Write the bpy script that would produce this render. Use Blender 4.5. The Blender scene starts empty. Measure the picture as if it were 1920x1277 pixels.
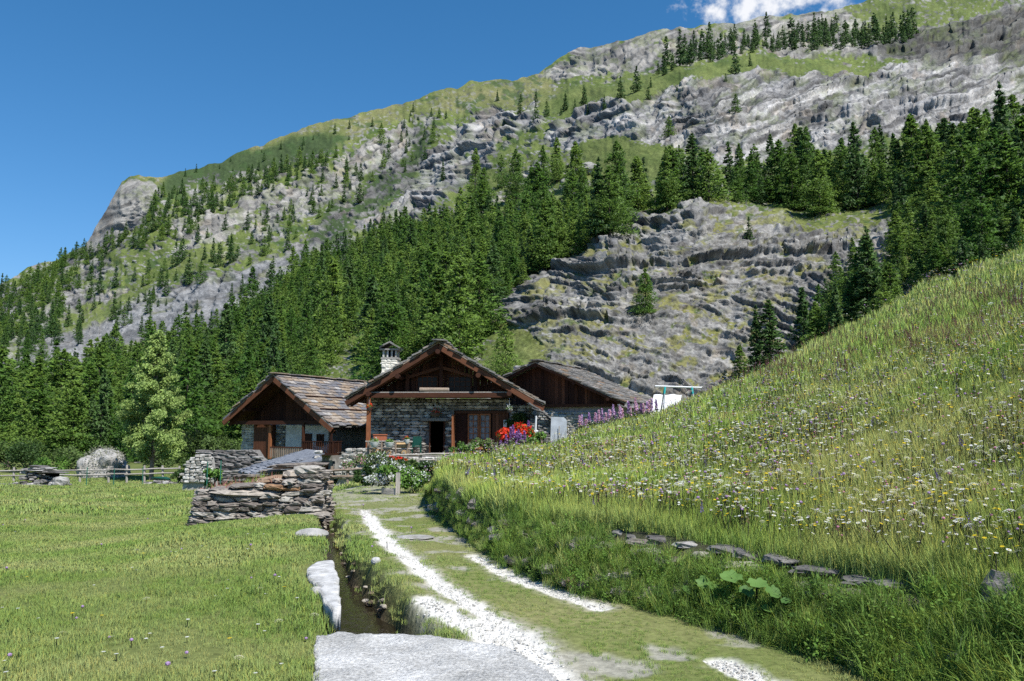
import bpy, bmesh, math, random
import numpy as np
from mathutils import Vector, Matrix, Euler
random.seed(7); rng = np.random.default_rng(7)
S = bpy.context.scene
COL = S.collection

# ------------------------------------------------------------------ camera, sky, sun, exposure
F = 1500.0; EYE = 1.7; PITCH = math.atan((800 - 638.5) / F)
cd = bpy.data.cameras.new('camera'); cam = bpy.data.objects.new('camera', cd); COL.objects.link(cam)
cd.sensor_width = 36.0; cd.lens = 36.0 * F / 1920.0; cd.clip_start = 0.1; cd.clip_end = 6000
cam.location = (0, 0, EYE); cam.rotation_euler = (math.pi / 2 + PITCH, 0, 0)
S.camera = cam
CP, SP = math.cos(PITCH), math.sin(PITCH)
def ray(u, v):
    cx = (np.asarray(u, float) - 960) / F; cy = -(np.asarray(v, float) - 638.5) / F
    return cx, -SP * cy + CP, CP * cy + SP
def at(u, v, D):                       # point at depth D (metres along +Y) seen at photo pixel (u, v)
    x, y, z = ray(u, v); return x / y * D, D + 0 * x, EYE + z / y * D
def P(u, v, D):
    a = at(u, v, D); return Vector((float(a[0]), float(a[1]), float(a[2])))
def onz(u, v, zz):                     # point on the level plane z = zz
    x, y, z = ray(u, v); D = (zz - EYE) / z * y; return x / y * D, D
def proj(x, y, z):
    z = z - EYE; d = y * CP + z * SP; up = -y * SP + z * CP
    return 960 + F * x / d, 638.5 - F * up / d

SUN_AZ, SUN_EL = math.radians(38), math.radians(56)   # azimuth from behind the camera towards the right
to_sun = Vector((math.cos(SUN_EL) * math.sin(SUN_AZ), -math.cos(SUN_EL) * math.cos(SUN_AZ), math.sin(SUN_EL)))
sl = bpy.data.lights.new('sun', 'SUN'); sl.energy = 4.5; sl.angle = math.radians(0.5); sl.color = (1.0, 0.97, 0.915)
so = bpy.data.objects.new('sun', sl); COL.objects.link(so); so.location = (40, -30, 80)
so.rotation_euler = to_sun.to_track_quat('Z', 'Y').to_euler()
W = bpy.data.worlds.new('World'); S.world = W; W.use_nodes = True
wn, wl = W.node_tree.nodes, W.node_tree.links; wn.clear()
wo = wn.new('ShaderNodeOutputWorld'); bg = wn.new('ShaderNodeBackground'); sky = wn.new('ShaderNodeTexSky')
sky.sky_type = 'NISHITA'; sky.sun_disc = False; sky.sun_elevation = SUN_EL
sky.sun_rotation = math.atan2(to_sun.x, to_sun.y); sky.altitude = 1900; sky.air_density = 1.5; sky.dust_density = 0.0; sky.ozone_density = 6.0
bg.inputs[1].default_value = 0.109
def wm(op, a, b=None, c=None):
    n = wn.new('ShaderNodeMath'); n.operation = op
    for i, x in enumerate((a, b, c)):
        if x is None: continue
        if isinstance(x, (int, float)): n.inputs[i].default_value = x
        else: wl.new(x, n.inputs[i])
    return n.outputs[0]
sep = wn.new('ShaderNodeSeparateColor'); cmb = wn.new('ShaderNodeCombineColor'); wl.new(sky.outputs[0], sep.inputs[0])      # deep blue high-mountain sky
wl.new(wm('MULTIPLY', wm('POWER', sep.outputs[0], 1.4), 0.32), cmb.inputs[0]); wl.new(wm('MULTIPLY', sep.outputs[1], 0.70), cmb.inputs[1]); wl.new(wm('MULTIPLY', sep.outputs[2], 0.87), cmb.inputs[2]); wl.new(cmb.outputs[0], bg.inputs[0])
tc = wn.new('ShaderNodeTexCoord')
cdir = Vector(P(1445, -34, 100) - Vector((0, 0, EYE))).normalized()
crt = Vector((cdir.y, -cdir.x, 0)).normalized(); cup = crt.cross(cdir)
def wdot(vec):
    n = wn.new('ShaderNodeVectorMath'); n.operation = 'DOT_PRODUCT'; wl.new(tc.outputs['Generated'], n.inputs[0]); n.inputs[1].default_value = vec; return n.outputs['Value']
da, db, dc = wdot(crt), wdot(cup), wdot(cdir)
r2 = wm('ADD', wm('POWER', wm('ABSOLUTE', wm('DIVIDE', da, 0.088)), 2.0), wm('POWER', wm('ABSOLUTE', wm('DIVIDE', db, 0.052)), 2.0))
nz = wn.new('ShaderNodeTexNoise'); wl.new(tc.outputs['Generated'], nz.inputs['Vector']); nz.inputs['Scale'].default_value = 26; nz.inputs['Detail'].default_value = 7; nz.inputs['Roughness'].default_value = 0.6
cm = wm('SUBTRACT', wm('ADD', 0.55, wm('MULTIPLY', wm('SUBTRACT', nz.outputs[0], 0.5), 2.6)), wm('MULTIPLY', r2, 0.55))
mr = wn.new('ShaderNodeMapRange'); mr.interpolation_type = 'SMOOTHSTEP'; wl.new(cm, mr.inputs[0]); mr.inputs[1].default_value = -0.05; mr.inputs[2].default_value = 0.55
cmask = wm('MULTIPLY', mr.outputs[0], wm('GREATER_THAN', dc, 0.5))
bgc = wn.new('ShaderNodeBackground'); bgc.inputs[0].default_value = (0.93, 0.95, 1.0, 1); bgc.inputs[1].default_value = 0.72
mxs = wn.new('ShaderNodeMixShader'); wl.new(cmask, mxs.inputs[0]); wl.new(bg.outputs[0], mxs.inputs[1]); wl.new(bgc.outputs[0], mxs.inputs[2]); wl.new(mxs.outputs[0], wo.inputs[0])
S.view_settings.view_transform = 'Standard'; S.view_settings.look = 'None'; S.view_settings.exposure = 0.48; S.view_settings.gamma = 1.0
S.view_settings.use_curve_mapping = False
S.cycles.max_bounces = 3; S.cycles.diffuse_bounces = 2; S.cycles.glossy_bounces = 2; S.cycles.transmission_bounces = 2; S.cycles.transparent_max_bounces = 2
S.cycles.caustics_reflective = False; S.cycles.caustics_refractive = False
S.cycles.use_adaptive_sampling = True; S.cycles.adaptive_threshold = 0.015; S.cycles.use_denoising = False

# ------------------------------------------------------------------ helpers
def tag(o, label=None, cat=None, group=None, kind=None):
    if label: o['label'] = label
    if cat: o['category'] = cat
    if group: o['group'] = group
    if kind: o['kind'] = kind
    return o
def link(o, parent=None):
    COL.objects.link(o)
    if parent is not None: o.parent = parent
    return o
def empty(name, loc=(0, 0, 0), rz=0.0):
    o = bpy.data.objects.new(name, None); o.empty_display_size = 0.3; COL.objects.link(o); o.location = loc; o.rotation_euler = (0, 0, rz); return o
def mesh_np(name, V, Fc, mat=None, cols=None, smooth=False):
    V = np.asarray(V, np.float32); Fc = np.asarray(Fc, np.int32)
    me = bpy.data.meshes.new(name); k = Fc.shape[1]
    me.vertices.add(len(V)); me.vertices.foreach_set('co', V.ravel())
    me.loops.add(Fc.size); me.loops.foreach_set('vertex_index', Fc.ravel())
    me.polygons.add(len(Fc)); me.polygons.foreach_set('loop_start', np.arange(0, Fc.size, k, dtype=np.int32))
    me.polygons.foreach_set('loop_total', np.full(len(Fc), k, np.int32))
    if smooth: me.polygons.foreach_set('use_smooth', np.ones(len(Fc), bool))
    if cols is not None:
        c = np.ones((len(V), 4), np.float32); c[:, :3] = cols
        a = me.color_attributes.new('Col', 'FLOAT_COLOR', 'POINT'); a.data.foreach_set('color', c.ravel())
    me.update(calc_edges=True); me.validate()
    if mat: me.materials.append(mat)
    return me
def mesh_py(name, V, Fc, mat=None, smooth=False):
    me = bpy.data.meshes.new(name); me.from_pydata([tuple(v) for v in V], [], Fc); me.update()
    if smooth: me.polygons.foreach_set('use_smooth', np.ones(len(me.polygons), bool))
    if mat: me.materials.append(mat)
    return me
def obj(name, me, parent=None): return link(bpy.data.objects.new(name, me), parent)
def _hash(a, b, c, seed):
    n = (a * 374761393 + b * 668265263 + c * 1440662683 + seed * 1274126177) & 0xffffffff
    n = ((n ^ (n >> 13)) * 1274126177) & 0xffffffff
    n = ((n ^ (n >> 15)) * 2246822519) & 0xffffffff
    return ((n ^ (n >> 16)) & 0xffff) / 65535.0
def vn(x, y, z=0.0, seed=0):
    x = np.asarray(x, float); y = np.asarray(y, float); z = np.zeros_like(x) + z
    xi, yi, zi = np.floor(x).astype(np.int64), np.floor(y).astype(np.int64), np.floor(z).astype(np.int64)
    fx, fy, fz = x - xi, y - yi, z - zi
    fx, fy, fz = [f * f * (3 - 2 * f) for f in (fx, fy, fz)]
    r = 0
    for dx in (0, 1):
        for dy in (0, 1):
            for dz in (0, 1):
                r = r + _hash(xi + dx, yi + dy, zi + dz, seed) * (fx if dx else 1 - fx) * (fy if dy else 1 - fy) * (fz if dz else 1 - fz)
    return r
def fbm(x, y, z=0.0, o=4, seed=0):
    r, a, t = 0, 1.0, 0
    for i in range(o):
        r = r + a * vn(x * 2 ** i, y * 2 ** i, np.asarray(z) * 2 ** i, seed + i); t += a; a *= 0.5
    return r / t
def sstep(a, b, x): t = np.clip((x - a) / (b - a), 0, 1); return t * t * (3 - 2 * t)
def inpoly(u, v, poly):
    u = np.asarray(u); r = np.zeros(u.shape, bool); n = len(poly)
    for i in range(n):
        x1, y1 = poly[i]; x2, y2 = poly[(i + 1) % n]
        if y1 == y2: continue
        c = ((y1 > v) != (y2 > v)) & (u < (x2 - x1) * (v - y1) / (y2 - y1) + x1); r ^= c
    return r
def lerpc(a, b, t): return np.asarray(a) * (1 - t[..., None]) + np.asarray(b) * t[..., None]

# ------------------------------------------------------------------ materials
def M_new(name):
    m = bpy.data.materials.new(name); m.use_nodes = True; return m, m.node_tree.nodes, m.node_tree.links, m.node_tree.nodes['Principled BSDF']
def noise_node(N, L, scale, detail=4, rough=0.55, coord='Object', stretch=None):
    t = N.new('ShaderNodeTexCoord'); n = N.new('ShaderNodeTexNoise'); n.inputs['Scale'].default_value = scale; n.inputs['Detail'].default_value = detail; n.inputs['Roughness'].default_value = rough
    src = t.outputs[coord]
    if coord == 'World':
        pass
    if stretch:
        mp = N.new('ShaderNodeMapping'); L.new(src, mp.inputs[0]); mp.inputs['Scale'].default_value = stretch; src = mp.outputs[0]
    L.new(src, n.inputs['Vector']); return n
def geo_noise(N, L, scale, detail=4, rough=0.55, stretch=None):
    g = N.new('ShaderNodeNewGeometry'); n = N.new('ShaderNodeTexNoise'); n.inputs['Scale'].default_value = scale; n.inputs['Detail'].default_value = detail; n.inputs['Roughness'].default_value = rough
    src = g.outputs['Position']
    if stretch:
        mp = N.new('ShaderNodeMapping'); L.new(src, mp.inputs[0]); mp.inputs['Scale'].default_value = stretch; src = mp.outputs[0]
    L.new(src, n.inputs['Vector']); return n
def ramp(N, L, fac, stops):
    r = N.new('ShaderNodeValToRGB'); e = r.color_ramp.elements
    while len(e) < len(stops): e.new(0.5)
    for i, (p, c) in enumerate(stops): e[i].position = p; e[i].color = (*c, 1)
    L.new(fac, r.inputs[0]); return r.outputs[0]
def mixc(N, L, a, b, fac, mode='MIX'):
    m = N.new('ShaderNodeMix'); m.data_type = 'RGBA'; m.blend_type = mode
    for s, x in ((m.inputs[0], fac), (m.inputs[6], a), (m.inputs[7], b)):
        if isinstance(x, (int, float)): s.default_value = x
        elif isinstance(x, tuple): s.default_value = (*x, 1)
        else: L.new(x, s)
    return m.outputs[2]
def bump(N, L, h, bsdf, strength=0.5, dist=0.02):
    b = N.new('ShaderNodeBump'); b.inputs['Strength'].default_value = strength; b.inputs['Distance'].default_value = dist; L.new(h, b.inputs['Height']); L.new(b.outputs[0], bsdf.inputs['Normal'])
def mat_stone(name, stops, scale=9, bstr=0.6, bdist=0.02, lichen=None):
    m, N, L, B = M_new(name); B.inputs['Roughness'].default_value = 0.9; B.inputs['Specular IOR Level'].default_value = 0.15
    oi = N.new('ShaderNodeObjectInfo'); c = ramp(N, L, oi.outputs['Random'], stops)
    n = geo_noise(N, L, scale, 6, 0.65); d = ramp(N, L, n.outputs[0], [(0.3, (0.55, 0.55, 0.55)), (0.55, (1, 1, 1)), (0.75, (1.35, 1.33, 1.3))])
    c = mixc(N, L, c, d, 1.0, 'MULTIPLY')
    if lichen:
        n2 = geo_noise(N, L, scale * 0.45, 5, 0.7); f = ramp(N, L, n2.outputs[0], [(0.55, (0, 0, 0)), (0.68, (1, 1, 1))])
        c = mixc(N, L, c, lichen, f)
    L.new(c, B.inputs['Base Color']); bump(N, L, n.outputs[0], B, bstr, bdist); return m
def mat_wood(name, stops, bstr=0.5):
    m, N, L, B = M_new(name); B.inputs['Roughness'].default_value = 0.75; B.inputs['Specular IOR Level'].default_value = 0.2
    oi = N.new('ShaderNodeObjectInfo'); c = ramp(N, L, oi.outputs['Random'], stops)
    n = noise_node(N, L, 4, 6, 0.65, 'Object', (9, 9, 0.7)); d = ramp(N, L, n.outputs[0], [(0.3, (0.5, 0.5, 0.5)), (0.7, (1.3, 1.25, 1.2))])
    L.new(mixc(N, L, c, d, 1.0, 'MULTIPLY'), B.inputs['Base Color']); bump(N, L, n.outputs[0], B, bstr, 0.01); return m
def mat_plain(name, col, rough=0.6, metal=0.0, var=0.25, scale=12, spec=0.3):
    m, N, L, B = M_new(name); B.inputs['Roughness'].default_value = rough; B.inputs['Metallic'].default_value = metal; B.inputs['Specular IOR Level'].default_value = spec
    n = geo_noise(N, L, scale, 5, 0.6); d = ramp(N, L, n.outputs[0], [(0.3, (1 - var,) * 3), (0.7, (1 + var,) * 3)])
    L.new(mixc(N, L, col, d, 1.0, 'MULTIPLY'), B.inputs['Base Color']); bump(N, L, n.outputs[0], B, 0.25, 0.01); return m
def mat_leaf(name, c0, c1, trans=0.3, patch=None, patch_scale=0.5, vcol=True, rough=0.6, spec=0.25, nrm=None):
    """leaf or blade: colour varies by instance, by vertex and by patches of ground"""
    m, N, L, B = M_new(name); B.inputs['Roughness'].default_value = rough; B.inputs['Specular IOR Level'].default_value = spec
    oi = N.new('ShaderNodeObjectInfo'); c = mixc(N, L, c0, c1, oi.outputs['Random'])
    if patch:
        n = N.new('ShaderNodeTexNoise'); n.inputs['Scale'].default_value = patch_scale; n.inputs['Detail'].default_value = 3; L.new(oi.outputs['Location'], n.inputs['Vector'])
        c = mixc(N, L, c, patch, ramp(N, L, n.outputs[0], [(0.42, (0, 0, 0)), (0.62, (0.85, 0.85, 0.85))]))
    if vcol:
        a = N.new('ShaderNodeAttribute'); a.attribute_name = 'Col'; c = mixc(N, L, c, a.outputs['Color'], 1.0, 'MULTIPLY')
    L.new(c, B.inputs['Base Color'])
    if nrm:                                                        # soft foliage normals: the mass catches light as a whole
        g = N.new('ShaderNodeNewGeometry'); va = N.new('ShaderNodeVectorMath'); va.operation = 'MULTIPLY_ADD'; va.inputs[1].default_value = (0.75,) * 3; L.new(g.outputs['Normal'], va.inputs[0])
        if nrm == 'up': va.inputs[2].default_value = (0, 0, 0.9)
        else:
            t_ = N.new('ShaderNodeTexCoord'); mm = N.new('ShaderNodeVectorMath'); mm.operation = 'MULTIPLY_ADD'; mm.inputs[1].default_value = (1, 1, 0); mm.inputs[2].default_value = (0, 0, nrm); L.new(t_.outputs['Object'], mm.inputs[0])
            vt = N.new('ShaderNodeVectorTransform'); vt.vector_type = 'NORMAL'; vt.convert_from = 'OBJECT'; vt.convert_to = 'WORLD'; L.new(mm.outputs[0], vt.inputs[0])
            no = N.new('ShaderNodeVectorMath'); no.operation = 'NORMALIZE'; L.new(vt.outputs[0], no.inputs[0]); L.new(no.outputs[0], va.inputs[2])
        nn_ = N.new('ShaderNodeVectorMath'); nn_.operation = 'NORMALIZE'; L.new(va.outputs[0], nn_.inputs[0]); L.new(nn_.outputs[0], B.inputs['Normal'])
    if trans > 0:
        t = N.new('ShaderNodeBsdfTranslucent'); L.new(c, t.inputs['Color']); mx = N.new('ShaderNodeMixShader'); mx.inputs[0].default_value = trans
        L.new(B.outputs[0], mx.inputs[1]); L.new(t.outputs[0], mx.inputs[2]); L.new(mx.outputs[0], N['Material Output'].inputs['Surface'])
    return m
def mat_vcol(name, fine=2.0, fine2=0.0, bstr=0.4, bdist=0.1, rough=0.95, var=0.35):
    m, N, L, B = M_new(name); B.inputs['Roughness'].default_value = rough; B.inputs['Specular IOR Level'].default_value = 0.1
    a = N.new('ShaderNodeAttribute'); a.attribute_name = 'Col'
    n = geo_noise(N, L, fine, 5, 0.7); d = ramp(N, L, n.outputs[0], [(0.3, (1 - var,) * 3), (0.7, (1 + var,) * 3)])
    c = mixc(N, L, a.outputs['Color'], d, 1.0, 'MULTIPLY')
    L.new(c, B.inputs['Base Color']); bump(N, L, n.outputs[0], B, bstr, bdist); return m

M = {}
M['mountain'] = mat_vcol('mountain_ground', 1.3, 0, 0.6, 0.4, var=0.45)
M['soil'] = mat_vcol('meadow_soil', 14, 0, 0.5, 0.03, var=0.35)
M['ruin'] = mat_stone('ruin_stone', [(0.0, (0.13, 0.11, 0.095)), (0.3, (0.22, 0.19, 0.165)), (0.65, (0.33, 0.295, 0.255)), (0.9, (0.45, 0.42, 0.37)), (1.0, (0.30, 0.18, 0.10))], 11, 0.9, 0.03, (0.33, 0.30, 0.25))
M['facade'] = mat_stone('facade_stone', [(0.0, (0.15, 0.138, 0.12)), (0.4, (0.27, 0.25, 0.215)), (0.75, (0.40, 0.375, 0.33)), (1.0, (0.64, 0.61, 0.55))], 9, 0.7, 0.02)
M['pale'] = mat_stone('pale_stone', [(0.0, (0.30, 0.28, 0.25)), (0.5, (0.42, 0.40, 0.36)), (1.0, (0.58, 0.56, 0.52))], 9, 0.7, 0.02)
M['drywall'] = mat_stone('dry_wall_stone', [(0.0, (0.13, 0.12, 0.115)), (0.5, (0.24, 0.225, 0.21)), (1.0, (0.42, 0.40, 0.38))], 9, 0.7, 0.02)
M['slate_warm'] = mat_stone('warm_slate', [(0.0, (0.15, 0.15, 0.165)), (0.3, (0.20, 0.19, 0.19)), (0.55, (0.27, 0.20, 0.14)), (0.8, (0.33, 0.27, 0.21)), (1.0, (0.38, 0.36, 0.34))], 7, 0.5, 0.01)
M['slate_grey'] = mat_stone('grey_slate', [(0.0, (0.14, 0.135, 0.13)), (0.5, (0.22, 0.21, 0.195)), (0.85, (0.31, 0.29, 0.27)), (1.0, (0.28, 0.18, 0.11))], 7, 0.6, 0.015, (0.30, 0.27, 0.21))
M['slate_blue'] = mat_stone('blue_slate', [(0.0, (0.14, 0.155, 0.18)), (0.6, (0.21, 0.22, 0.245)), (1.0, (0.30, 0.31, 0.33))], 7, 0.5, 0.01)
M['boulder'] = mat_stone('boulder_stone', [(0.0, (0.31, 0.30, 0.28)), (1.0, (0.40, 0.385, 0.36))], 3.2, 0.9, 0.10, (0.20, 0.19, 0.13))
M['whitestone'] = mat_stone('white_slab_stone', [(0.0, (0.50, 0.49, 0.47)), (1.0, (0.55, 0.54, 0.52))], 7, 0.8, 0.03, (0.27, 0.265, 0.25))
M['cream'] = mat_plain('cream_chimney_render', (0.74, 0.70, 0.60), 0.9, 0, 0.14, 9, 0.1)
M['mortar'] = mat_plain('mortar', (0.20, 0.19, 0.175), 0.95, 0, 0.35, 8, 0.1)
M['palemortar'] = mat_plain('pale_mortar', (0.36, 0.34, 0.31), 0.95, 0, 0.3, 5, 0.1)
M['earth'] = mat_plain('dry_earth', (0.17, 0.125, 0.085), 0.95, 0, 0.45, 16, 0.1)
M['wood_dark'] = mat_wood('dark_stained_wood', [(0.0, (0.035, 0.014, 0.009)), (0.6, (0.06, 0.023, 0.013)), (1.0, (0.085, 0.034, 0.018))])
M['wood_red'] = mat_wood('red_brown_wood', [(0.0, (0.085, 0.036, 0.020)), (0.6, (0.125, 0.05, 0.027)), (1.0, (0.17, 0.07, 0.037))])
M['wood_orange'] = mat_wood('orange_brown_wood', [(0.0, (0.27, 0.10, 0.045)), (1.0, (0.34, 0.14, 0.06))])
M['wood_grey'] = mat_wood('weathered_grey_wood', [(0.0, (0.33, 0.30, 0.27)), (1.0, (0.46, 0.43, 0.39))])
M['wood_fence'] = mat_wood('fence_wood', [(0.0, (0.24, 0.185, 0.14)), (1.0, (0.36, 0.29, 0.23))])
M['wood_log'] = mat_wood('cut_log_wood', [(0.0, (0.42, 0.28, 0.14)), (1.0, (0.52, 0.36, 0.19))])
M['bark'] = mat_wood('bark', [(0.0, (0.07, 0.055, 0.045)), (1.0, (0.10, 0.08, 0.065))])
M['birchbark'] = mat_wood('birch_bark', [(0.0, (0.20, 0.17, 0.14)), (1.0, (0.24, 0.20, 0.17))])
M['plaster'] = mat_plain('old_white_plaster', (0.50, 0.485, 0.45), 0.9, 0, 0.3, 2.2, 0.1)
M['greyplaster'] = mat_plain('old_grey_plaster', (0.27, 0.265, 0.25), 0.9, 0, 0.4, 2.0, 0.1)
M['glass'] = mat_plain('window_glass', (0.012, 0.012, 0.013), 0.15, 0, 0.3, 3, 0.12)
M['curtain'] = mat_plain('lace_curtain', (0.20, 0.20, 0.205), 0.8, 0, 0.5, 6, 0.1)
M['black'] = mat_plain('dark_interior', (0.006, 0.005, 0.005), 0.9, 0, 0.1, 3, 0.05)
M['metal'] = mat_plain('galvanised_metal', (0.42, 0.44, 0.46), 0.5, 0.25, 0.2, 3)
M['teal'] = mat_plain('teal_paint', (0.02, 0.36, 0.36), 0.45, 0, 0.1, 8)
M['whitepaint'] = mat_plain('white_paint', (0.70, 0.70, 0.70), 0.5, 0, 0.05, 6)
M['green_plastic'] = mat_plain('green_plastic', (0.012, 0.07, 0.05), 0.4, 0, 0.1, 8)
M['green_metal'] = mat_plain('green_stake_paint', (0.03, 0.15, 0.10), 0.5, 0, 0.15, 8)
M['terracotta'] = mat_plain('terracotta', (0.42, 0.13, 0.065), 0.7, 0, 0.2, 8)
M['ceramic'] = mat_plain('pale_ceramic', (0.60, 0.60, 0.58), 0.4, 0, 0.1, 8)
M['concrete'] = mat_vcol('rough_concrete', 38, 0, 0.9, 0.03, var=0.5)
M['larch'] = mat_leaf('larch_needles', (0.062, 0.145, 0.021), (0.175, 0.275, 0.046), 0.36, nrm=0.26)
M['spruce'] = mat_leaf('spruce_needles', (0.044, 0.102, 0.024), (0.080, 0.150, 0.036), 0.25, nrm=0.22)
M['birch'] = mat_leaf('birch_leaves', (0.30, 0.42, 0.11), (0.32, 0.435, 0.125), 0.45, nrm=2.2)
M['bush'] = mat_leaf('bush_leaves', (0.085, 0.145, 0.03), (0.125, 0.185, 0.05), 0.3, nrm=0.5)
M['bush_bright'] = mat_leaf('bright_bush_leaves', (0.12, 0.24, 0.04), (0.15, 0.28, 0.05), 0.35, nrm=0.4)
M['vine'] = mat_leaf('vine_leaves', (0.04, 0.085, 0.02), (0.06, 0.11, 0.03), 0.3)
M['bigleaf'] = mat_leaf('big_leaf', (0.08, 0.17, 0.04), (0.15, 0.27, 0.065), 0.3, vcol=False)
M['lawn'] = mat_leaf('short_grass', (0.162, 0.268, 0.052), (0.235, 0.335, 0.085), 0.25, patch=(0.33, 0.375, 0.14), patch_scale=0.6, nrm='up')
M['tall'] = mat_leaf('tall_meadow_grass', (0.205, 0.345, 0.062), (0.29, 0.42, 0.10), 0.3, patch=(0.385, 0.45, 0.16), patch_scale=0.33, nrm='up')
M['lush'] = mat_leaf('lush_bank_grass', (0.12, 0.24, 0.035), (0.22, 0.33, 0.065), 0.35, patch=(0.10, 0.19, 0.035), patch_scale=1.6, nrm='up')
def mat_petal(name, c): return mat_leaf(name, tuple(0.85 * x for x in c), c, 0.25, vcol=False)
for n_, c_ in {'white': (0.80, 0.80, 0.76), 'yellow': (0.75, 0.55, 0.02), 'pink': (0.62, 0.25, 0.36), 'mauve': (0.46, 0.30, 0.52), 'violet': (0.20, 0.13, 0.42), 'redbrown': (0.34, 0.15, 0.12),
               'red': (0.75, 0.05, 0.02), 'purple': (0.34, 0.17, 0.43), 'lupinpink': (0.88, 0.55, 0.68), 'lupinmauve': (0.74, 0.50, 0.76), 'cream': (0.66, 0.62, 0.42)}.items():
    M['p_' + n_] = mat_petal('petals_' + n_, c_)
mw, N_, L_, B_ = M_new('stream_water'); B_.inputs['Base Color'].default_value = (0.035, 0.028, 0.016, 1); B_.inputs['Roughness'].default_value = 0.08; B_.inputs['IOR'].default_value = 1.33
B_.inputs['Transmission Weight'].default_value = 0.35
nw = geo_noise(N_, L_, 9, 3, 0.5, (1.6, 0.7, 1)); bump(N_, L_, nw.outputs[0], B_, 0.35, 0.03); M['water'] = mw

# ------------------------------------------------------------------ mountain side
CT = []
def C(*rows): CT.extend(rows)
C((-400, 700, 560), (0, 530, 620), (160, 462, 600), (240, 330, 610), (330, 322, 640), (600, 230, 700), (880, 155, 750), (1010, 135, 760), (1200, 65, 780), (1500, 20, 780), (1650, 0, 690), (1920, -70, 600), (2350, -170, 520))
C((-400, 900, 84), (-400, 850, 130), (0, 900, 80), (0, 862, 95), (0, 800, 135), (0, 730, 230), (0, 660, 360), (0, 590, 480), (250, 900, 76), (250, 862, 86), (250, 790, 130), (250, 700, 220), (250, 620, 330), (250, 520, 450), (250, 420, 540))
C((450, 880, 72), (500, 780, 98), (500, 680, 155), (500, 580, 255), (500, 480, 380), (500, 380, 520), (500, 300, 630))
C((750, 880, 66), (750, 740, 88), (750, 640, 130), (750, 560, 185), (750, 480, 265), (750, 380, 410), (750, 280, 560), (750, 215, 690))
C((1000, 850, 62), (1000, 700, 80), (1000, 600, 97), (1000, 530, 112), (1000, 480, 165), (1000, 380, 255), (1000, 300, 320), (1000, 220, 430), (1000, 155, 640))
C((1150, 800, 66), (1100, 700, 78), (1100, 560, 98), (1130, 470, 112), (1150, 420, 150), (1150, 330, 225), (1150, 260, 262), (1150, 190, 330), (1150, 120, 560))
C((1300, 800, 68), (1300, 700, 78), (1300, 560, 94), (1300, 440, 107), (1300, 402, 113), (1300, 375, 135), (1300, 310, 185), (1300, 280, 225), (1300, 165, 270), (1300, 138, 300), (1300, 100, 430), (1300, 55, 690))
C((1500, 780, 62), (1500, 680, 76), (1500, 560, 90), (1500, 460, 102), (1500, 430, 110), (1500, 370, 145), (1500, 300, 182), (1500, 255, 218), (1500, 145, 262), (1500, 118, 310), (1500, 70, 480))
C((1700, 700, 55), (1700, 600, 70), (1700, 480, 87), (1700, 425, 100), (1700, 340, 132), (1700, 235, 188), (1700, 140, 240), (1700, 112, 300), (1700, 45, 430))
C((1920, 640, 46), (1920, 540, 58), (1920, 440, 78), (1920, 330, 118), (1920, 230, 172), (1920, 130, 230), (1920, 60, 320), (2350, 500, 45), (2350, 300, 110), (2350, 100, 220), (2350, -60, 360))
CT = np.array(CT, float)
def tps(r): return np.where(r > 1e-9, r * r * np.log(np.maximum(r, 1e-9)), 0.0)
_c = CT[:, :2] / 1000.0; _n = len(CT)
_A = np.zeros((_n + 3, _n + 3)); _A[:_n, :_n] = tps(np.linalg.norm(_c[:, None] - _c[None], axis=2)) + 2e-3 * np.eye(_n)
_A[:_n, _n] = 1; _A[:_n, _n + 1:] = _c; _A[_n, :_n] = 1; _A[_n + 1:, :_n] = _c.T
_w = np.linalg.solve(_A, np.concatenate([np.log(CT[:, 2]), [0, 0, 0]]))
def mdepth(u, v):
    q = np.stack([np.ravel(u), np.ravel(v)], 1) / 1000.0; out = np.empty(len(q))
    for i in range(0, len(q), 60000):
        k = q[i:i + 60000]; out[i:i + 60000] = tps(np.linalg.norm(k[:, None] - _c[None], axis=2)) @ _w[:_n] + _w[_n] + k @ _w[_n + 1:]
    return np.exp(out).reshape(np.shape(u))
SKY = np.array([(-400, 690), (-100, 570), (0, 532), (60, 502), (120, 480), (160, 460), (185, 420), (205, 385), (228, 340), (245, 329), (290, 331), (330, 322), (380, 314), (440, 292), (520, 258), (600, 231), (680, 212), (760, 190), (820, 172), (880, 155), (950, 150), (1010, 138), (1050, 105), (1090, 86), (1140, 82), (1200, 66), (1290, 50), (1380, 42), (1440, 30), (1500, 26), (1560, 16), (1620, 2), (1700, -20), (1920, -70), (2350, -170)], float)
BOT = np.array([(-400, 925), (0, 925), (250, 915), (450, 900), (750, 890), (1000, 860), (1200, 815), (1400, 790), (1700, 700), (1920, 640), (2350, 560)], float)
nu, nv = 1250, 520
gu = np.linspace(-330, 2280, nu); tt = np.linspace(0, 1, nv)
skyv = np.interp(gu, SKY[:, 0], SKY[:, 1]) + (fbm(gu / 26.0, gu * 0, 0, 4, 3) - 0.5) * 13
botv = np.interp(gu, BOT[:, 0], BOT[:, 1])
U = np.repeat(gu[:, None], nv, 1); V = skyv[:, None] + (botv - skyv)[:, None] * tt[None]
cu = np.linspace(-330, 2280, 260); ct = np.linspace(0, 1, 200)       # coarse solve, then bilinear
cs = np.interp(cu, gu, skyv); cb = np.interp(cu, gu, botv)
CU = np.repeat(cu[:, None], 200, 1); CV = cs[:, None] + (cb - cs)[:, None] * ct[None]
CDl = np.log(mdepth(CU, CV)); CDl = np.maximum.accumulate(CDl[:, ::-1], axis=1)[:, ::-1]
fi = (U - cu[0]) / (cu[1] - cu[0]); i0 = np.clip(fi.astype(int), 0, 258); fi = fi - i0
fj = np.repeat((tt * 199)[None], nu, 0); j0 = np.clip(fj.astype(int), 0, 198); fj = fj - j0
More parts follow.
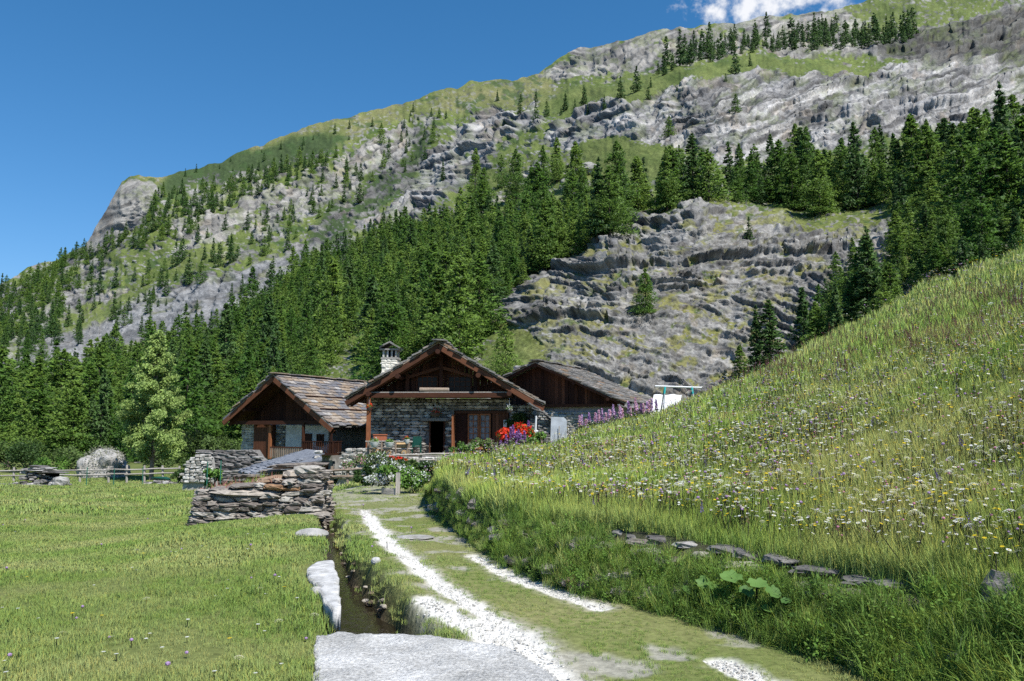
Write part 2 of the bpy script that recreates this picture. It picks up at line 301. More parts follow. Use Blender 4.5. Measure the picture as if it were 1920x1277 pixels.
D0 = np.exp(CDl[i0, j0] * (1 - fi) * (1 - fj) + CDl[i0 + 1, j0] * fi * (1 - fj) + CDl[i0, j0 + 1] * (1 - fi) * fj + CDl[i0 + 1, j0 + 1] * fi * fj)
def mountain_at(u, v):                 # smooth ground depth under photo pixel (for trees)
    cs_ = np.interp(u, gu, skyv); cb_ = np.interp(u, gu, botv); t = np.clip((v - cs_) / (cb_ - cs_), 0, 1)
    i = int(round(np.interp(u, gu, np.arange(nu)))); j = int(round(t * (nv - 1))); return i, j
WU = U + (fbm(U / 70, V / 70, 0, 3, 11) - 0.5) * 70; WV = V + (fbm(U / 60, V / 60, 0, 3, 21) - 0.5) * 48
R = np.full(U.shape, 0.30); Kd = np.full(U.shape, 0.30); CLS = np.zeros(U.shape, int)   # rockiness, strata tilt, class
def zone(poly, r, k=None, cls=None):
    m = inpoly(WU, WV, poly); R[m] = r
    if k is not None: Kd[m] = k
    if cls is not None: CLS[m] = cls
zone([(-400, 480), (330, 300), (330, 340), (520, 330), (760, 215), (900, 230), (780, 400), (560, 520), (280, 640), (-400, 800)], 0.45, 0.45)
zone([(240, 320), (600, 225), (1010, 130), (1090, 190), (1000, 200), (880, 200), (760, 220), (540, 300), (400, 350), (290, 345)], 0.22, 0.4, 2)
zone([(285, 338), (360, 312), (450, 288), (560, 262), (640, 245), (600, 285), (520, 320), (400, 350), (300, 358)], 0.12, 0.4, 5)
zone([(140, 470), (185, 400), (230, 325), (285, 335), (300, 350), (280, 400), (240, 440), (190, 480)], 1.0, 0.6, 1)
zone([(440, 390), (520, 325), (620, 300), (700, 255), (770, 225), (790, 260), (690, 330), (560, 410), (430, 480), (330, 480), (300, 430)], 0.58, 0.45, 1)
zone([(-30, 700), (150, 605), (280, 555), (420, 520), (560, 470), (660, 440), (640, 490), (430, 600), (260, 650), (-30, 760)], 1.0, 0.42, 3)
zone([(80, 620), (330, 490), (450, 440), (480, 465), (270, 550), (120, 630)], 0.22, 0.4, 4)
zone([(585, 460), (640, 370), (740, 310), (790, 245), (835, 240), (770, 335), (700, 400), (650, 455)], 0.45, 0.5, 5)  # gully: its shade is painted as dark green and darkened rock
zone([(270, 420), (330, 350), (480, 320), (600, 270), (640, 300), (480, 370), (330, 450)], 0.42, 0.4)
zone([(690, 440), (760, 350), (850, 260), (890, 215), (1000, 190), (1020, 225), (930, 270), (900, 320), (800, 390), (730, 440)], 0.66, 0.45, 6)
zone([(820, 430), (900, 340), (1100, 260), (1250, 270), (1240, 340), (1100, 400), (950, 420)], 0.38, 0.2, 4)
zone([(1060, 250), (1170, 250), (1255, 275), (1235, 335), (1090, 345)], 0.12, 0.2, 4)
zone([(1000, 260), (1080, 215), (1200, 185), (1330, 145), (1520, 135), (1720, 125), (2300, 40), (2300, 240), (1930, 260), (1720, 245), (1560, 275), (1450, 300), (1330, 300), (1240, 265), (1150, 250), (1050, 275)], 1.0, 0.36, 6)
zone([(1000, 200), (1100, 175), (1250, 140), (1420, 112), (1600, 118), (1720, 118), (1650, 135), (1500, 135), (1330, 148), (1180, 190), (1060, 215)], 0.10, 0.3, 4)
zone([(1000, 145), (1080, 80), (1380, 30), (1640, 10), (1660, 70), (1580, 105), (1400, 108), (1300, 122), (1160, 150), (1080, 160)], 0.62, 0.3, 1)
zone([(1640, 80), (1720, 50), (2300, -40), (2300, 100), (1760, 118), (1660, 112)], 0.95, 0.15, 7)  # upper right crag: its shade is painted as darker rock
zone([(1600, 20), (1700, -10), (2300, -160), (2300, -60), (1740, 40), (1640, 60)], 0.25, 0.3, 4)
zone([(930, 570), (980, 525), (1080, 480), (1180, 400), (1290, 388), (1420, 395), (1560, 440), (1700, 415), (1760, 470), (1700, 760), (1200, 830), (980, 720), (940, 640)], 0.64, 0.06, 8)
zone([(900, 700), (940, 600), (1010, 640), (1010, 720), (960, 760)], 0.15, 0.1, 4)
# strata coordinate (smooth tilt)
def blur2(a, n):
    for _ in range(2):
        for ax in (0, 1):
            pad = [(0, 0), (0, 0)]; pad[ax] = (n, n); c = np.cumsum(np.pad(a, pad, mode='edge'), axis=ax)
            sl0 = [slice(None)] * 2; sl1 = [slice(None)] * 2; sl0[ax] = slice(2 * n, None); sl1[ax] = slice(0, -2 * n)
            a = (c[tuple(sl0)] - c[tuple(sl1)]) / (2 * n)
            a = a[:U.shape[0], :U.shape[1]]
    return a
Rb = blur2(R, 3)
cliffm = blur2((CLS == 8).astype(float), 16)
wl_ = sstep(540, 680, V + 0.30 * (U - 1250)) * cliffm
SG = V + 0.36 * U + (fbm(U / 130, V / 130, 0, 4, 31) - 0.5) * 60 + (fbm(U / 34, V / 34, 0, 3, 37) - 0.5) * 16
SA = V + 0.06 * (U - 1250) + 0.00016 * (U - 1250) ** 2 + (fbm(U / 150, V / 110, 0, 4, 32) - 0.5) * 56 + (fbm(U / 28, V / 20, 0, 3, 38) - 0.5) * 12
SB = V - 0.34 * (U - 1200) + (fbm(U / 120, V / 120, 0, 4, 33) - 0.5) * 38 + (fbm(U / 26, V / 26, 0, 3, 39) - 0.5) * 11
def ledge(s, p, seed, jump=0.12, asp=3.0):
    k = s / p; i = np.floor(k); f = k - i
    brk = sstep(0.40, 0.60, vn(U / (p * asp) + i * 3.7, i * 1.3, 0, seed))
    a = np.where(f < 1 - jump, (f / (1 - jump)) ** 1.7, (1 - f) / jump)
    return a * (0.06 + 0.94 * brk)
def blocks(s, p, ln, seed):                                      # jointed blocks along the strata, each set in or out
    k = s / p + (vn(U / (p * 2.2), V / (p * 2.2), 0, seed + 5) - 0.5) * 0.7; i = np.floor(k).astype(np.int64)
    al = (U + 0.25 * V) / ln + _hash(i, i * 0 + 3, i * 0, seed) * 9 + (vn(U / ln, V / (p * 1.5), 0, seed + 6) - 0.5) * 0.6; j = np.floor(al).astype(np.int64)
    tilt = (k - i - 0.5) * (_hash(i, j, i * 0 + 7, seed) - 0.25) * 1.3 + (al - j - 0.5) * (_hash(i, j, i * 0 + 9, seed) - 0.5) * 0.8
    return _hash(i, j, i * 0, seed) - 0.5 + tilt
m6s = blur2(((CLS == 6) | (CLS == 7)).astype(float), 5)
def strata(s, c):
    lg = 1.0 if c else 0.30 + 0.70 * m6s
    g = ledge(s, 46, 51, 0.06) * (19 if c else 12) * lg + ledge(s + 9, 19, 53, 0.12, 2.4) * (13 if c else 10) * lg + ledge(s + 3, 8.5, 54, 0.22, 2.4) * (7 if c else 5.5)
    b2, b3 = blocks(s + 7, 13, 44, 211), blocks(s + 2, 6, 17, 221)
    return g + blocks(s, 32, 100, 201) * (4 if c else 4) * lg + b2 * (3.2 if c else 3) + b3 * (3.0 if c else 2.6), b2, b3, vn(s / 5.5, U / 90, 0, 97) * 0.6 + vn(s / 2.2, U / 40, 0, 98) * 0.4
dG, b2G, b3G, stG = strata(SG, False); dA, b2A, b3A, stA = strata(SA, True); dB, b2B, b3B, stB = strata(SB, True)
def mixs(g, a_, b_): return g * (1 - cliffm) + (a_ * (1 - wl_) + b_ * wl_) * cliffm
big, BK2, BK3, st = mixs(dG, dA, dB), mixs(b2G, b2A, b2B), mixs(b3G, b3A, b3B), mixs(stG, stA, stB)
Sn = SG * (1 - (cliffm > .5)) + np.where(wl_ > .5, SB, SA) * (cliffm > .5)
rk = sstep(0.42, 0.54, Rb + (fbm(U / 46, SG / 16, 0, 5, 41) * 0.55 + fbm(U / 12, V / 8, 0, 3, 42) * 0.45 - 0.5) * 1.15)          # where bare rock shows
isS = blur2((CLS == 3).astype(float), 3)
blk = (fbm(U / 10, V / 7, 0, 3, 61) - 0.5) * 3
gl = np.abs(fbm(U / 90 + 0.35 * V / 90, V / 260, 0, 3, 71) - 0.5) * 2                # gullies
disp = (big + blk) * (0.10 + 0.90 * rk) * (1 - 0.8 * isS) + (fbm(U / 42, V / 30, 0, 4, 81) - 0.5) * 14 - (1 - sstep(0.0, 0.22, gl)) * 7 * (0.15 + 0.85 * rk) + (fbm(U / 6, V / 4.5, 0, 2, 85) - 0.5) * (2.0 + 4.0 * rk)
bx_ = np.stack(at(U, V, D0), -1)
gx = np.gradient(bx_, axis=0); gy = np.gradient(bx_, axis=1); nb_ = np.cross(gx, gy); nb_ /= np.linalg.norm(nb_, axis=-1, keepdims=True) + 1e-9
flip = np.sign((nb_ * (np.array([0, 0, EYE]) - bx_)).sum(-1, keepdims=True)); nb_ *= flip
dirn = nb_ * np.array([1, 1, 0.35]); dirn /= np.linalg.norm(dirn, axis=-1, keepdims=True) + 1e-9
edge = sstep(0, 1, np.repeat(tt[None], nu, 0) / np.where(gu < 420, 0.16, 0.03)[:, None])
Pm = bx_ + dirn * (disp * D0 / F * (0.15 + 0.85 * edge))[..., None]
gx = np.gradient(Pm, axis=0); gy = np.gradient(Pm, axis=1); nn = np.cross(gx, gy); nn /= np.linalg.norm(nn, axis=-1, keepdims=True) + 1e-9; nn *= np.sign((nn * (np.array([0, 0, EYE]) - Pm)).sum(-1, keepdims=True))
# colours of the ground cover, with gully and right crag shade painted in
g1 = fbm(U / 30, V / 16, 0, 4, 91); g2 = fbm(U / 9, V / 6, 0, 3, 95); pxn = rng.random(U.shape) * 0.55 + vn(U / 4.5, V / 3.2, 0, 99) * 0.45
grass = lerpc((0.075, 0.11, 0.026), (0.15, 0.18, 0.052), np.clip(g1 * 1.5 - 0.25, 0, 1))
brightg = lerpc((0.075, 0.105, 0.027), (0.15, 0.175, 0.055), np.clip(g1 * 1.5 - 0.25, 0, 1))
alp = lerpc((0.12, 0.14, 0.045), (0.20, 0.19, 0.085), np.clip(g1 * 1.6 - 0.3, 0, 1))
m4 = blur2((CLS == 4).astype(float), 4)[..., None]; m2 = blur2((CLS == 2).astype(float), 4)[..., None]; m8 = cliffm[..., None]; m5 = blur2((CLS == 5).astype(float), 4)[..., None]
gc = grass * (1 - m4) + brightg * m4; gc = gc * (1 - m2) + alp * m2
gc = gc * (1 - m8) + lerpc((0.12, 0.125, 0.035), (0.20, 0.19, 0.075), np.clip(g1 * 1.5 - 0.25, 0, 1)) * m8
gc = gc * (1 - m5) + np.array((0.05, 0.075, 0.028)) * m5  # dark shrubs below the skyline; in the gully this green is painted shade
shrub = sstep(0.60, 0.68, fbm(U / 22, V / 13, 0, 4, 101)) * (1 - 0.85 * m4[..., 0]); gc = lerpc(gc, np.array((0.05, 0.085, 0.028)) + 0 * gc, shrub * 0.75)
rock = lerpc((0.10, 0.098, 0.095), (0.36, 0.35, 0.33), np.clip(st * 1.0 - 0.08 + (g2 - 0.5) * 0.4 + BK2 * 0.3 + BK3 * 0.35 + (pxn - 0.5) * (0.40 + 0.3 * cliffm), 0, 1)) * np.array((0.98, 0.97, 0.95)); rock = rock * (1 - 0.10 * cliffm[..., None])
m1 = blur2((CLS == 1).astype(float), 4)[..., None]; m6 = blur2((CLS == 6).astype(float), 4)[..., None]; m7 = blur2((CLS == 7).astype(float), 4)[..., None]
rock = rock * (1 - m1) + rock * np.array((1.12, 1.10, 1.06)) * m1
rock = rock * (1 - m6) + rock * np.array((1.12, 1.12, 1.14)) * m6
rock = rock * (1 - m7) + rock * np.array((0.42, 0.42, 0.41)) * m7; rock = rock * (1 - 0.35 * m5); rock = rock * (1 - m6) + (rock * 0.55 + rock * np.clip(st * 1.5 - 0.1, 0.15, 1.5)[..., None] * 0.6) * m6  # crag and gully rock darkened: shade put into the colour
stain = sstep(0.58, 0.72, fbm(U / 40, V / 26, 0, 4, 111)); rock = lerpc(rock, rock * np.array((0.62, 0.63, 0.66)), stain * 0.8)
ochre = sstep(0.64, 0.74, fbm(U / 26, V / 20, 0, 3, 115)); rock = lerpc(rock, rock * np.array((1.2, 1.0, 0.78)), ochre * 0.35)
scree = lerpc((0.12, 0.12, 0.118), (0.31, 0.305, 0.295), np.clip(g2 * 0.9 - 0.1 + (vn((V + 0.42 * U) / 8, U / 120, 0, 121) - 0.5) * 0.8 + (pxn - .5) * .9, 0, 1))
rk2 = np.clip(rk - sstep(0.28, 0.70, blur2(nn[..., 2], 2)) * 1.0 * (0.35 + 0.55 * m8[..., 0]) * sstep(0.44, 0.58, g1), 0, 1)
rk2 = np.maximum(rk2, sstep(0.66, 0.70, fbm(U / 5, V / 3.4, 0, 2, 125)) * sstep(0.12, 0.3, Rb))
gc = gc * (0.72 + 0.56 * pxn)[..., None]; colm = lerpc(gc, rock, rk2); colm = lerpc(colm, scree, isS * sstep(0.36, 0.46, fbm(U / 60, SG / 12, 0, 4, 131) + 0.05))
ii = (np.arange(nu - 1)[:, None] * nv + np.arange(nv - 1)[None]).ravel()
Fm = np.stack([ii, ii + 1, ii + nv + 1, ii + nv], 1)
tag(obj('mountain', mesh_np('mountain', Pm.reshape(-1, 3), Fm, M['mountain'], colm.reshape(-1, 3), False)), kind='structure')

# ------------------------------------------------------------------ valley floor: field, track, stream bed
def stream_c(y): return np.interp(y, [4.0, 7.0, 7.7, 8.36, 9.75, 11.25, 14.6, 18, 24], [-0.70, -1.12, -1.30, -1.53, -1.93, -2.40, -3.26, -4.2, -5.6])
def stream_w(y): return np.interp(y, [5.0, 7.0, 7.7, 8.36, 9.75, 11.25, 14.6, 17], [0.34, 0.36, 0.34, 0.31, 0.20, 0.14, 0.15, 0.12])
def ground_z(x, y):
    zl = -0.04 * np.clip(y - 5, 0, 50); t = sstep(-9, -3.6, x)
    z = zl * (1 - t) - 0.004 * np.clip(y - 5, 0, 30) * t
    z = z + (fbm(x / 1.7, y / 1.7, 0, 3, 5) - 0.5) * 0.10 + (fbm(x / 7, y / 7, 0, 2, 6) - 0.5) * 0.25 * sstep(-4, -8, x)
    d = np.abs(x - stream_c(y)) - stream_w(y)
    z = z - 0.42 * (1 - sstep(-0.06, 0.13, d + (fbm(x * 2.4, y * 2.4, 0, 3, 8) - 0.5) * 0.16)) * (y > 3.0) * (1 - sstep(19, 22, y))
    z = z + 0.05 * (1 - sstep(0.1, 0.9, np.abs(d - 0.30))) * sstep(-0.05, 0.2, d) * (1 - sstep(15, 18, y)) * sstep(6.9, 8.0, y)
    return z
xs = np.unique(np.concatenate([np.linspace(-160, -40, 40), np.linspace(-40, -8, 110), np.linspace(-8, -3.6, 60), np.linspace(-3.6, 1.6, 105), np.linspace(1.6, 6, 45), np.linspace(6, 60, 60)]))
ys = np.unique(np.concatenate([np.linspace(-60, 3.5, 30), np.linspace(3.5, 17, 250), np.linspace(17, 30, 120), np.linspace(30, 60, 120), np.linspace(60, 150, 60)]))
GX, GY = np.meshgrid(xs, ys, indexing='ij'); GZ = ground_z(GX, GY)
gU, gV = proj(GX, np.maximum(GY, 1.0), np.zeros_like(GX))
wu = gU + (fbm(GX * 5, GY * 5, 0, 3, 15) - 0.5) * 60; wv = gV + (fbm(GX * 5, GY * 5, 0, 3, 16) - 0.5) * 26
def strip(pts, halfw):                                       # distance band along a polyline given in track plan
    best = np.full(GX.shape, 9.0)
    for (x1, y1, w1), (x2, y2, w2) in zip(pts[:-1], pts[1:]):
        dx, dy = x2 - x1, y2 - y1; t = np.clip(((GX - x1) * dx + (GY - y1) * dy) / (dx * dx + dy * dy), 0, 1)
        best = np.minimum(best, np.hypot(GX - x1 - t * dx, GY - y1 - t * dy) / (w1 + (w2 - w1) * t))
    return best
def plan(pts): return [(float(onz(u, v, 0)[0]), float(onz(u, v, 0)[1]), w) for u, v, w in pts]
rutL = plan([(684, 950, .09), (692, 965, .15), (712, 1000, .16), (752, 1042, .15), (805, 1082, .14), (862, 1120, .13), (915, 1152, .14), (960, 1190, .22), (985, 1225, .25), (1040, 1290, .25)])
rutR = plan([(885, 1040, .10), (950, 1068, .12), (1050, 1108, .12), (1125, 1134, .13)])
rutR2 = plan([(1345, 1235, .10), (1400, 1262, .13), (1470, 1310, .15)])
rutX = plan([(795, 1128, .13), (860, 1160, .17), (940, 1200, .22)])
nzr = (fbm(GX * 4, GY * 4, 0, 4, 25) - 0.5) * 1.3
g_rut = np.maximum.reduce([1 - sstep(0.60, 1.25, strip(rutL, 1) + nzr * 0.6), (1 - sstep(0.55, 1.25, strip(rutR, 1) + nzr * 0.9)) * 0.9, 1 - sstep(0.55, 1.25, strip(rutR2, 1) + nzr * 0.8), 1 - sstep(0.6, 1.25, strip(rutX, 1) + nzr * 0.7)])
track = plan([(650, 905, 1.6), (760, 960, 1.35), (830, 1020, 1.25), (960, 1100, 1.2), (1130, 1190, 1.25), (1300, 1320, 1.35), (1500, 1600, 1.4)])
g_trk = 1 - sstep(0.75, 1.1, strip(track, 1) + nzr * 0.25)
worn = sstep(0.56, 0.66, fbm(GX * 1.6, GY * 1.6, 0, 4, 35)) * g_trk
sd = np.abs(GX - stream_c(GY)) - stream_w(GY); inst = (1 - sstep(-0.03, 0.10, sd)) * (GY > 3) * (GY < 22)
gn = fbm(GX * 0.8, GY * 0.8, 0, 4, 45)
gcol = lerpc((0.085, 0.12, 0.03), (0.15, 0.165, 0.055), np.clip(gn * 1.6 - 0.3, 0, 1))
gcol = lerpc(gcol, lerpc((0.13, 0.16, 0.045), (0.21, 0.205, 0.085), np.clip(gn * 1.6 - 0.3, 0, 1)), g_trk)
gcol = lerpc(gcol, np.array((0.33, 0.31, 0.27)) + 0 * gcol, worn * 0.8)
halo = np.maximum.reduce([1 - sstep(0.9, 2.1, strip(rutL, 1) + nzr * 0.9), 1 - sstep(0.9, 2.2, strip(rutR, 1) + nzr), 1 - sstep(0.9, 2.0, strip(rutX, 1) + nzr)]); gcol = lerpc(gcol, np.array((0.36, 0.335, 0.26)) + 0 * gcol, halo * 0.7)
far_t = g_trk * sstep(17.5, 21, GY) * (1 - sstep(30, 34, GY)); gcol = lerpc(gcol, np.array((0.34, 0.32, 0.25)) + 0 * gcol, far_t * 0.6)
gcol = lerpc(gcol, lerpc((0.58, 0.555, 0.50), (0.76, 0.735, 0.685), fbm(GX * 9, GY * 9, 0, 3, 28)), g_rut)
gcol = lerpc(gcol, lerpc((0.05, 0.04, 0.028), (0.17, 0.13, 0.08), fbm(GX * 7, GY * 7, 0, 3, 55)), inst)
GZ = GZ - 0.025 * g_rut - 0.01 * worn
ng_ = len(ys); ii = (np.arange(len(xs) - 1)[:, None] * ng_ + np.arange(ng_ - 1)[None]).ravel()
tag(obj('ground', mesh_np('ground', np.stack([GX, GY, GZ], -1).reshape(-1, 3), np.stack([ii, ii + ng_, ii + ng_ + 1, ii + 1], 1), M['soil'], gcol.reshape(-1, 3), True)), kind='structure')
wy = np.linspace(4.2, 19, 60); wv_ = []
for y in wy:
    c, w = float(stream_c(y)), float(stream_w(y)) + 0.12
    z = float(ground_z(np.array([c]), np.array([y]))[0]) + 0.11
    wv_ += [(c - w, y, z), (c, y, z + 0.002), (c + w, y, z)]
wv_ = np.array(wv_); zs = np.minimum.accumulate(np.convolve(np.pad(wv_[1::3, 2], 3, mode='edge'), np.ones(7) / 7, 'valid')); wv_[0::3, 2] = zs; wv_[1::3, 2] = zs; wv_[2::3, 2] = zs
wf = [[3 * i + k, 3 * i + k + 1, 3 * i + k + 4, 3 * i + k + 3] for i in range(59) for k in (0, 1)]
tag(obj('stream', mesh_np('stream', wv_, wf, M['water'], None, True)), kind='structure')
def rut_at(x, y):
    i = np.clip(np.searchsorted(xs, x), 0, len(xs) - 1); j = np.clip(np.searchsorted(ys, y), 0, len(ys) - 1); return g_rut[i, j], worn[i, j], g_trk[i, j], inst[i, j]

# ------------------------------------------------------------------ flower meadow hillside on the right
FOOT = np.array([(760, 905, 0), (800, 932, 0), (815, 960, 0), (870, 1010, 0), (950, 1062, 0), (1080, 1112, 0), (1200, 1142, 0), (1330, 1172, 0), (1500, 1222, 0), (1650, 1280, 0), (1800, 1345, 0), (2000, 1450, 0), (2500, 1750, 0)], float)
TOP = np.array([(760, 903), (800, 927), (815, 912), (830, 906), (850, 912), (900, 945), (1000, 978), (1150, 996), (1250, 1012), (1400, 1036), (1500, 1062), (1600, 1084), (1750, 1110), (1920, 1142), (2100, 1180), (2500, 1270)], float)
SKM = np.array([(760, 900, 17), (800, 920, 17.5), (815, 900, 19), (830, 884, 22), (850, 870, 26), (900, 852, 31), (1010, 836, 38), (1060, 826, 40), (1090, 806, 42), (1160, 791, 43), (1240, 772, 44), (1300, 745, 44), (1400, 700, 44), (1500, 652, 43), (1560, 622, 42), (1650, 578, 40), (1750, 522, 38), (1850, 488, 36), (1920, 462, 34), (2200, 330, 30), (2500, 230, 27)], float)
hu = np.linspace(797, 2480, 480); nf, nt_, nbk = 14, 170, 14
fv = np.interp(hu, FOOT[:, 0], FOOT[:, 1]); tv = np.interp(hu, TOP[:, 0], TOP[:, 1]); sv = np.interp(hu, SKM[:, 0], SKM[:, 1]); sD = np.interp(hu, SKM[:, 0], SKM[:, 2])
_, fD = onz(hu, fv, -0.05); tD = fD + np.interp(hu, [797, 840, 950, 1300, 2480], [0.5, 1.1, 1.0, 0.75, 0.55])
sv = sv + (fbm(hu / 60, hu * 0, 0, 3, 65) - 0.5) * 8 + 0.22 * F / sD * sstep(797, 900, hu) + (fbm(hu / 22, hu * 0 + 4, 0, 3, 66) - 0.5) * 7
rows = []
for k in range(nf): t = k / nf; rows.append((fv + (tv - fv) * t, fD + (tD - fD) * (t ** 1.25)))
for k in range(nt_):
    t = k / (nt_ - 1.0); v_ = tv + (sv - tv) * t; rows.append((v_, 1 / ((1 / tD) * (1 - t) + (1 / sD) * t)))
HU = np.stack([hu] * len(rows), 1); HV = np.stack([r[0] for r in rows], 1); HD = np.stack([r[1] for r in rows], 1)
Hp = np.stack(at(HU, HV, HD), -1)
back = []
for k in range(1, nbk + 1):
    q = Hp[:, -1].copy(); q[:, 1] += 1.6 * k; q[:, 0] += 0.5 * k * q[:, 0] / q[:, 1]; q[:, 2] -= 0.02 * k * k * 1.6; back.append(q)
Hp = np.concatenate([Hp, np.stack(back, 1)], 1)
bumpz = (fbm(Hp[..., 0] / 1.3, Hp[..., 1] / 1.3, 0, 4, 75) - 0.5) * 0.22 * sstep(0, nf * 1.0, np.arange(Hp.shape[1]))[None]
Hp[..., 2] += bumpz
hn = Hp.shape[1]; ii = (np.arange(len(hu) - 1)[:, None] * hn + np.arange(hn - 1)[None]).ravel()
hg = fbm(Hp[..., 0] / 1.5, Hp[..., 1] / 1.5, 0, 4, 76); hc = lerpc((0.10, 0.125, 0.035), (0.17, 0.175, 0.06), np.clip(hg * 1.6 - 0.3, 0, 1))
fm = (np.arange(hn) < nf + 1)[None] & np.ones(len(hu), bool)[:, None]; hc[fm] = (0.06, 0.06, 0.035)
tag(obj('hillside', mesh_np('hillside', Hp.reshape(-1, 3), np.stack([ii, ii + hn, ii + hn + 1, ii + 1], 1), M['soil'], hc.reshape(-1, 3), True)), kind='structure')
def hill(u, t):                        # t in [-1,0] wall face, [0,1] meadow
    i = np.interp(u, hu, np.arange(len(hu))); j = np.where(t < 0, (1 + t) * nf, nf + t * (nt_ - 1))
    i0_ = np.clip(i.astype(int), 0, len(hu) - 2); j0_ = np.clip(j.astype(int), 0, hn - 2); a = (i - i0_)[:, None]; b = (j - j0_)[:, None]
    return Hp[i0_, j0_] * (1 - a) * (1 - b) + Hp[i0_ + 1, j0_] * a * (1 - b) + Hp[i0_, j0_ + 1] * (1 - a) * b + Hp[i0_ + 1, j0_ + 1] * a * b
def hill_uv(u, v):
    a = np.interp(u, hu, tv); b = np.interp(u, hu, sv); return hill(np.array([u], float), np.array([(v - a) / (b - a)]))[0]
# ------------------------------------------------------------------ geometry-node scatter (uncountable ground cover only)
def scatter(name, pts, rots, scl, idx, sources, parent=None):
    coll = bpy.data.collections.new(name + '_kinds')
    for i, me in enumerate(sources):
        o = bpy.data.objects.new('%s_%02d' % (name, i), me); coll.objects.link(o)
    me = bpy.data.meshes.new(name); n = len(pts); me.vertices.add(n); me.vertices.foreach_set('co', np.asarray(pts, np.float32).ravel())
    a = me.attributes.new('rot', 'FLOAT_VECTOR', 'POINT'); a.data.foreach_set('vector', np.asarray(rots, np.float32).ravel())
    a = me.attributes.new('scl', 'FLOAT', 'POINT'); a.data.foreach_set('value', np.asarray(scl, np.float32).ravel())
    a = me.attributes.new('idx', 'INT', 'POINT'); a.data.foreach_set('value', np.asarray(idx, np.int32).ravel())
    o = obj(name, me, parent)
    g = bpy.data.node_groups.new(name + '_nodes', 'GeometryNodeTree')
    g.interface.new_socket(name='Geometry', in_out='INPUT', socket_type='NodeSocketGeometry'); g.interface.new_socket(name='Geometry', in_out='OUTPUT', socket_type='NodeSocketGeometry')
    n_, l_ = g.nodes, g.links; gi = n_.new('NodeGroupInput'); go = n_.new('NodeGroupOutput'); ip = n_.new('GeometryNodeInstanceOnPoints'); ci = n_.new('GeometryNodeCollectionInfo')
    ci.inputs['Collection'].default_value = coll; ci.inputs['Separate Children'].default_value = True; ci.inputs['Reset Children'].default_value = True
    def na(nm, dt): q = n_.new('GeometryNodeInputNamedAttribute'); q.data_type = dt; q.inputs['Name'].default_value = nm; return q.outputs['Attribute']
    er = n_.new('FunctionNodeEulerToRotation'); l_.new(na('rot', 'FLOAT_VECTOR'), er.inputs[0])
    l_.new(gi.outputs[0], ip.inputs['Points']); l_.new(ci.outputs[0], ip.inputs['Instance']); ip.inputs['Pick Instance'].default_value = True
    l_.new(na('idx', 'INT'), ip.inputs['Instance Index']); l_.new(er.outputs[0], ip.inputs['Rotation']); l_.new(na('scl', 'FLOAT'), ip.inputs['Scale']); l_.new(ip.outputs[0], go.inputs[0])
    md = o.modifiers.new('scatter', 'NODES'); md.node_group = g
    return o

# ------------------------------------------------------------------ conifers
def leaf_tris(c, d, size, r, wide=0.5, quad=False):
    """one small triangle at each centre c, long axis about d"""
    n = len(c); d = d + r.normal(0, 0.55, (n, 3)); d /= np.linalg.norm(d, axis=1, keepdims=True) + 1e-9
    s = np.cross(d, r.normal(0, 1, (n, 3))); s /= np.linalg.norm(s, axis=1, keepdims=True) + 1e-9
    size = np.asarray(size)[:, None]
    v = np.stack([c - d * size * 0.5 - s * size * wide * 0.5, c - d * size * 0.5 + s * size * wide * 0.5, c + d * size * 0.6], 1).reshape(-1, 3)
    if quad:                                                   # pointed oval leaf: base, shoulder, tip, shoulder
        v = np.stack([c - d * size * 0.5, c + s * size * wide * 0.5 - d * size * 0.05, c + d * size * 0.55, c - s * size * wide * 0.5 - d * size * 0.05], 1).reshape(-1, 3)
        return v, np.arange(4 * n).reshape(n, 4), np.repeat(r.uniform(0.7, 1.3, n), 4)[:, None] * np.ones((1, 3))
    f = np.arange(3 * n).reshape(n, 3); col = np.repeat(r.uniform(0.7, 1.3, n), 3)[:, None] * np.ones((1, 3)); return v, f, col
def tube(pts, rad, k=6):
    pts = np.asarray(pts, float); n = len(pts); V_ = []; a = np.linspace(0, 2 * math.pi, k, endpoint=False)
    for i in range(n):
        t = pts[min(i + 1, n - 1)] - pts[max(i - 1, 0)]; t = t / (np.linalg.norm(t) + 1e-9)
        ref = np.array([0, 0, 1.0]) if abs(t[2]) < 0.9 else np.array([1.0, 0, 0]); b = np.cross(t, ref); b /= np.linalg.norm(b); c = np.cross(t, b)
        V_.append(pts[i] + rad[i] * (np.cos(a)[:, None] * b + np.sin(a)[:, None] * c))
    V_ = np.concatenate(V_); Fc = [[i * k + j, i * k + (j + 1) % k, (i + 1) * k + (j + 1) % k, (i + 1) * k + j] for i in range(n - 1) for j in range(k)]
    return V_, np.array(Fc)
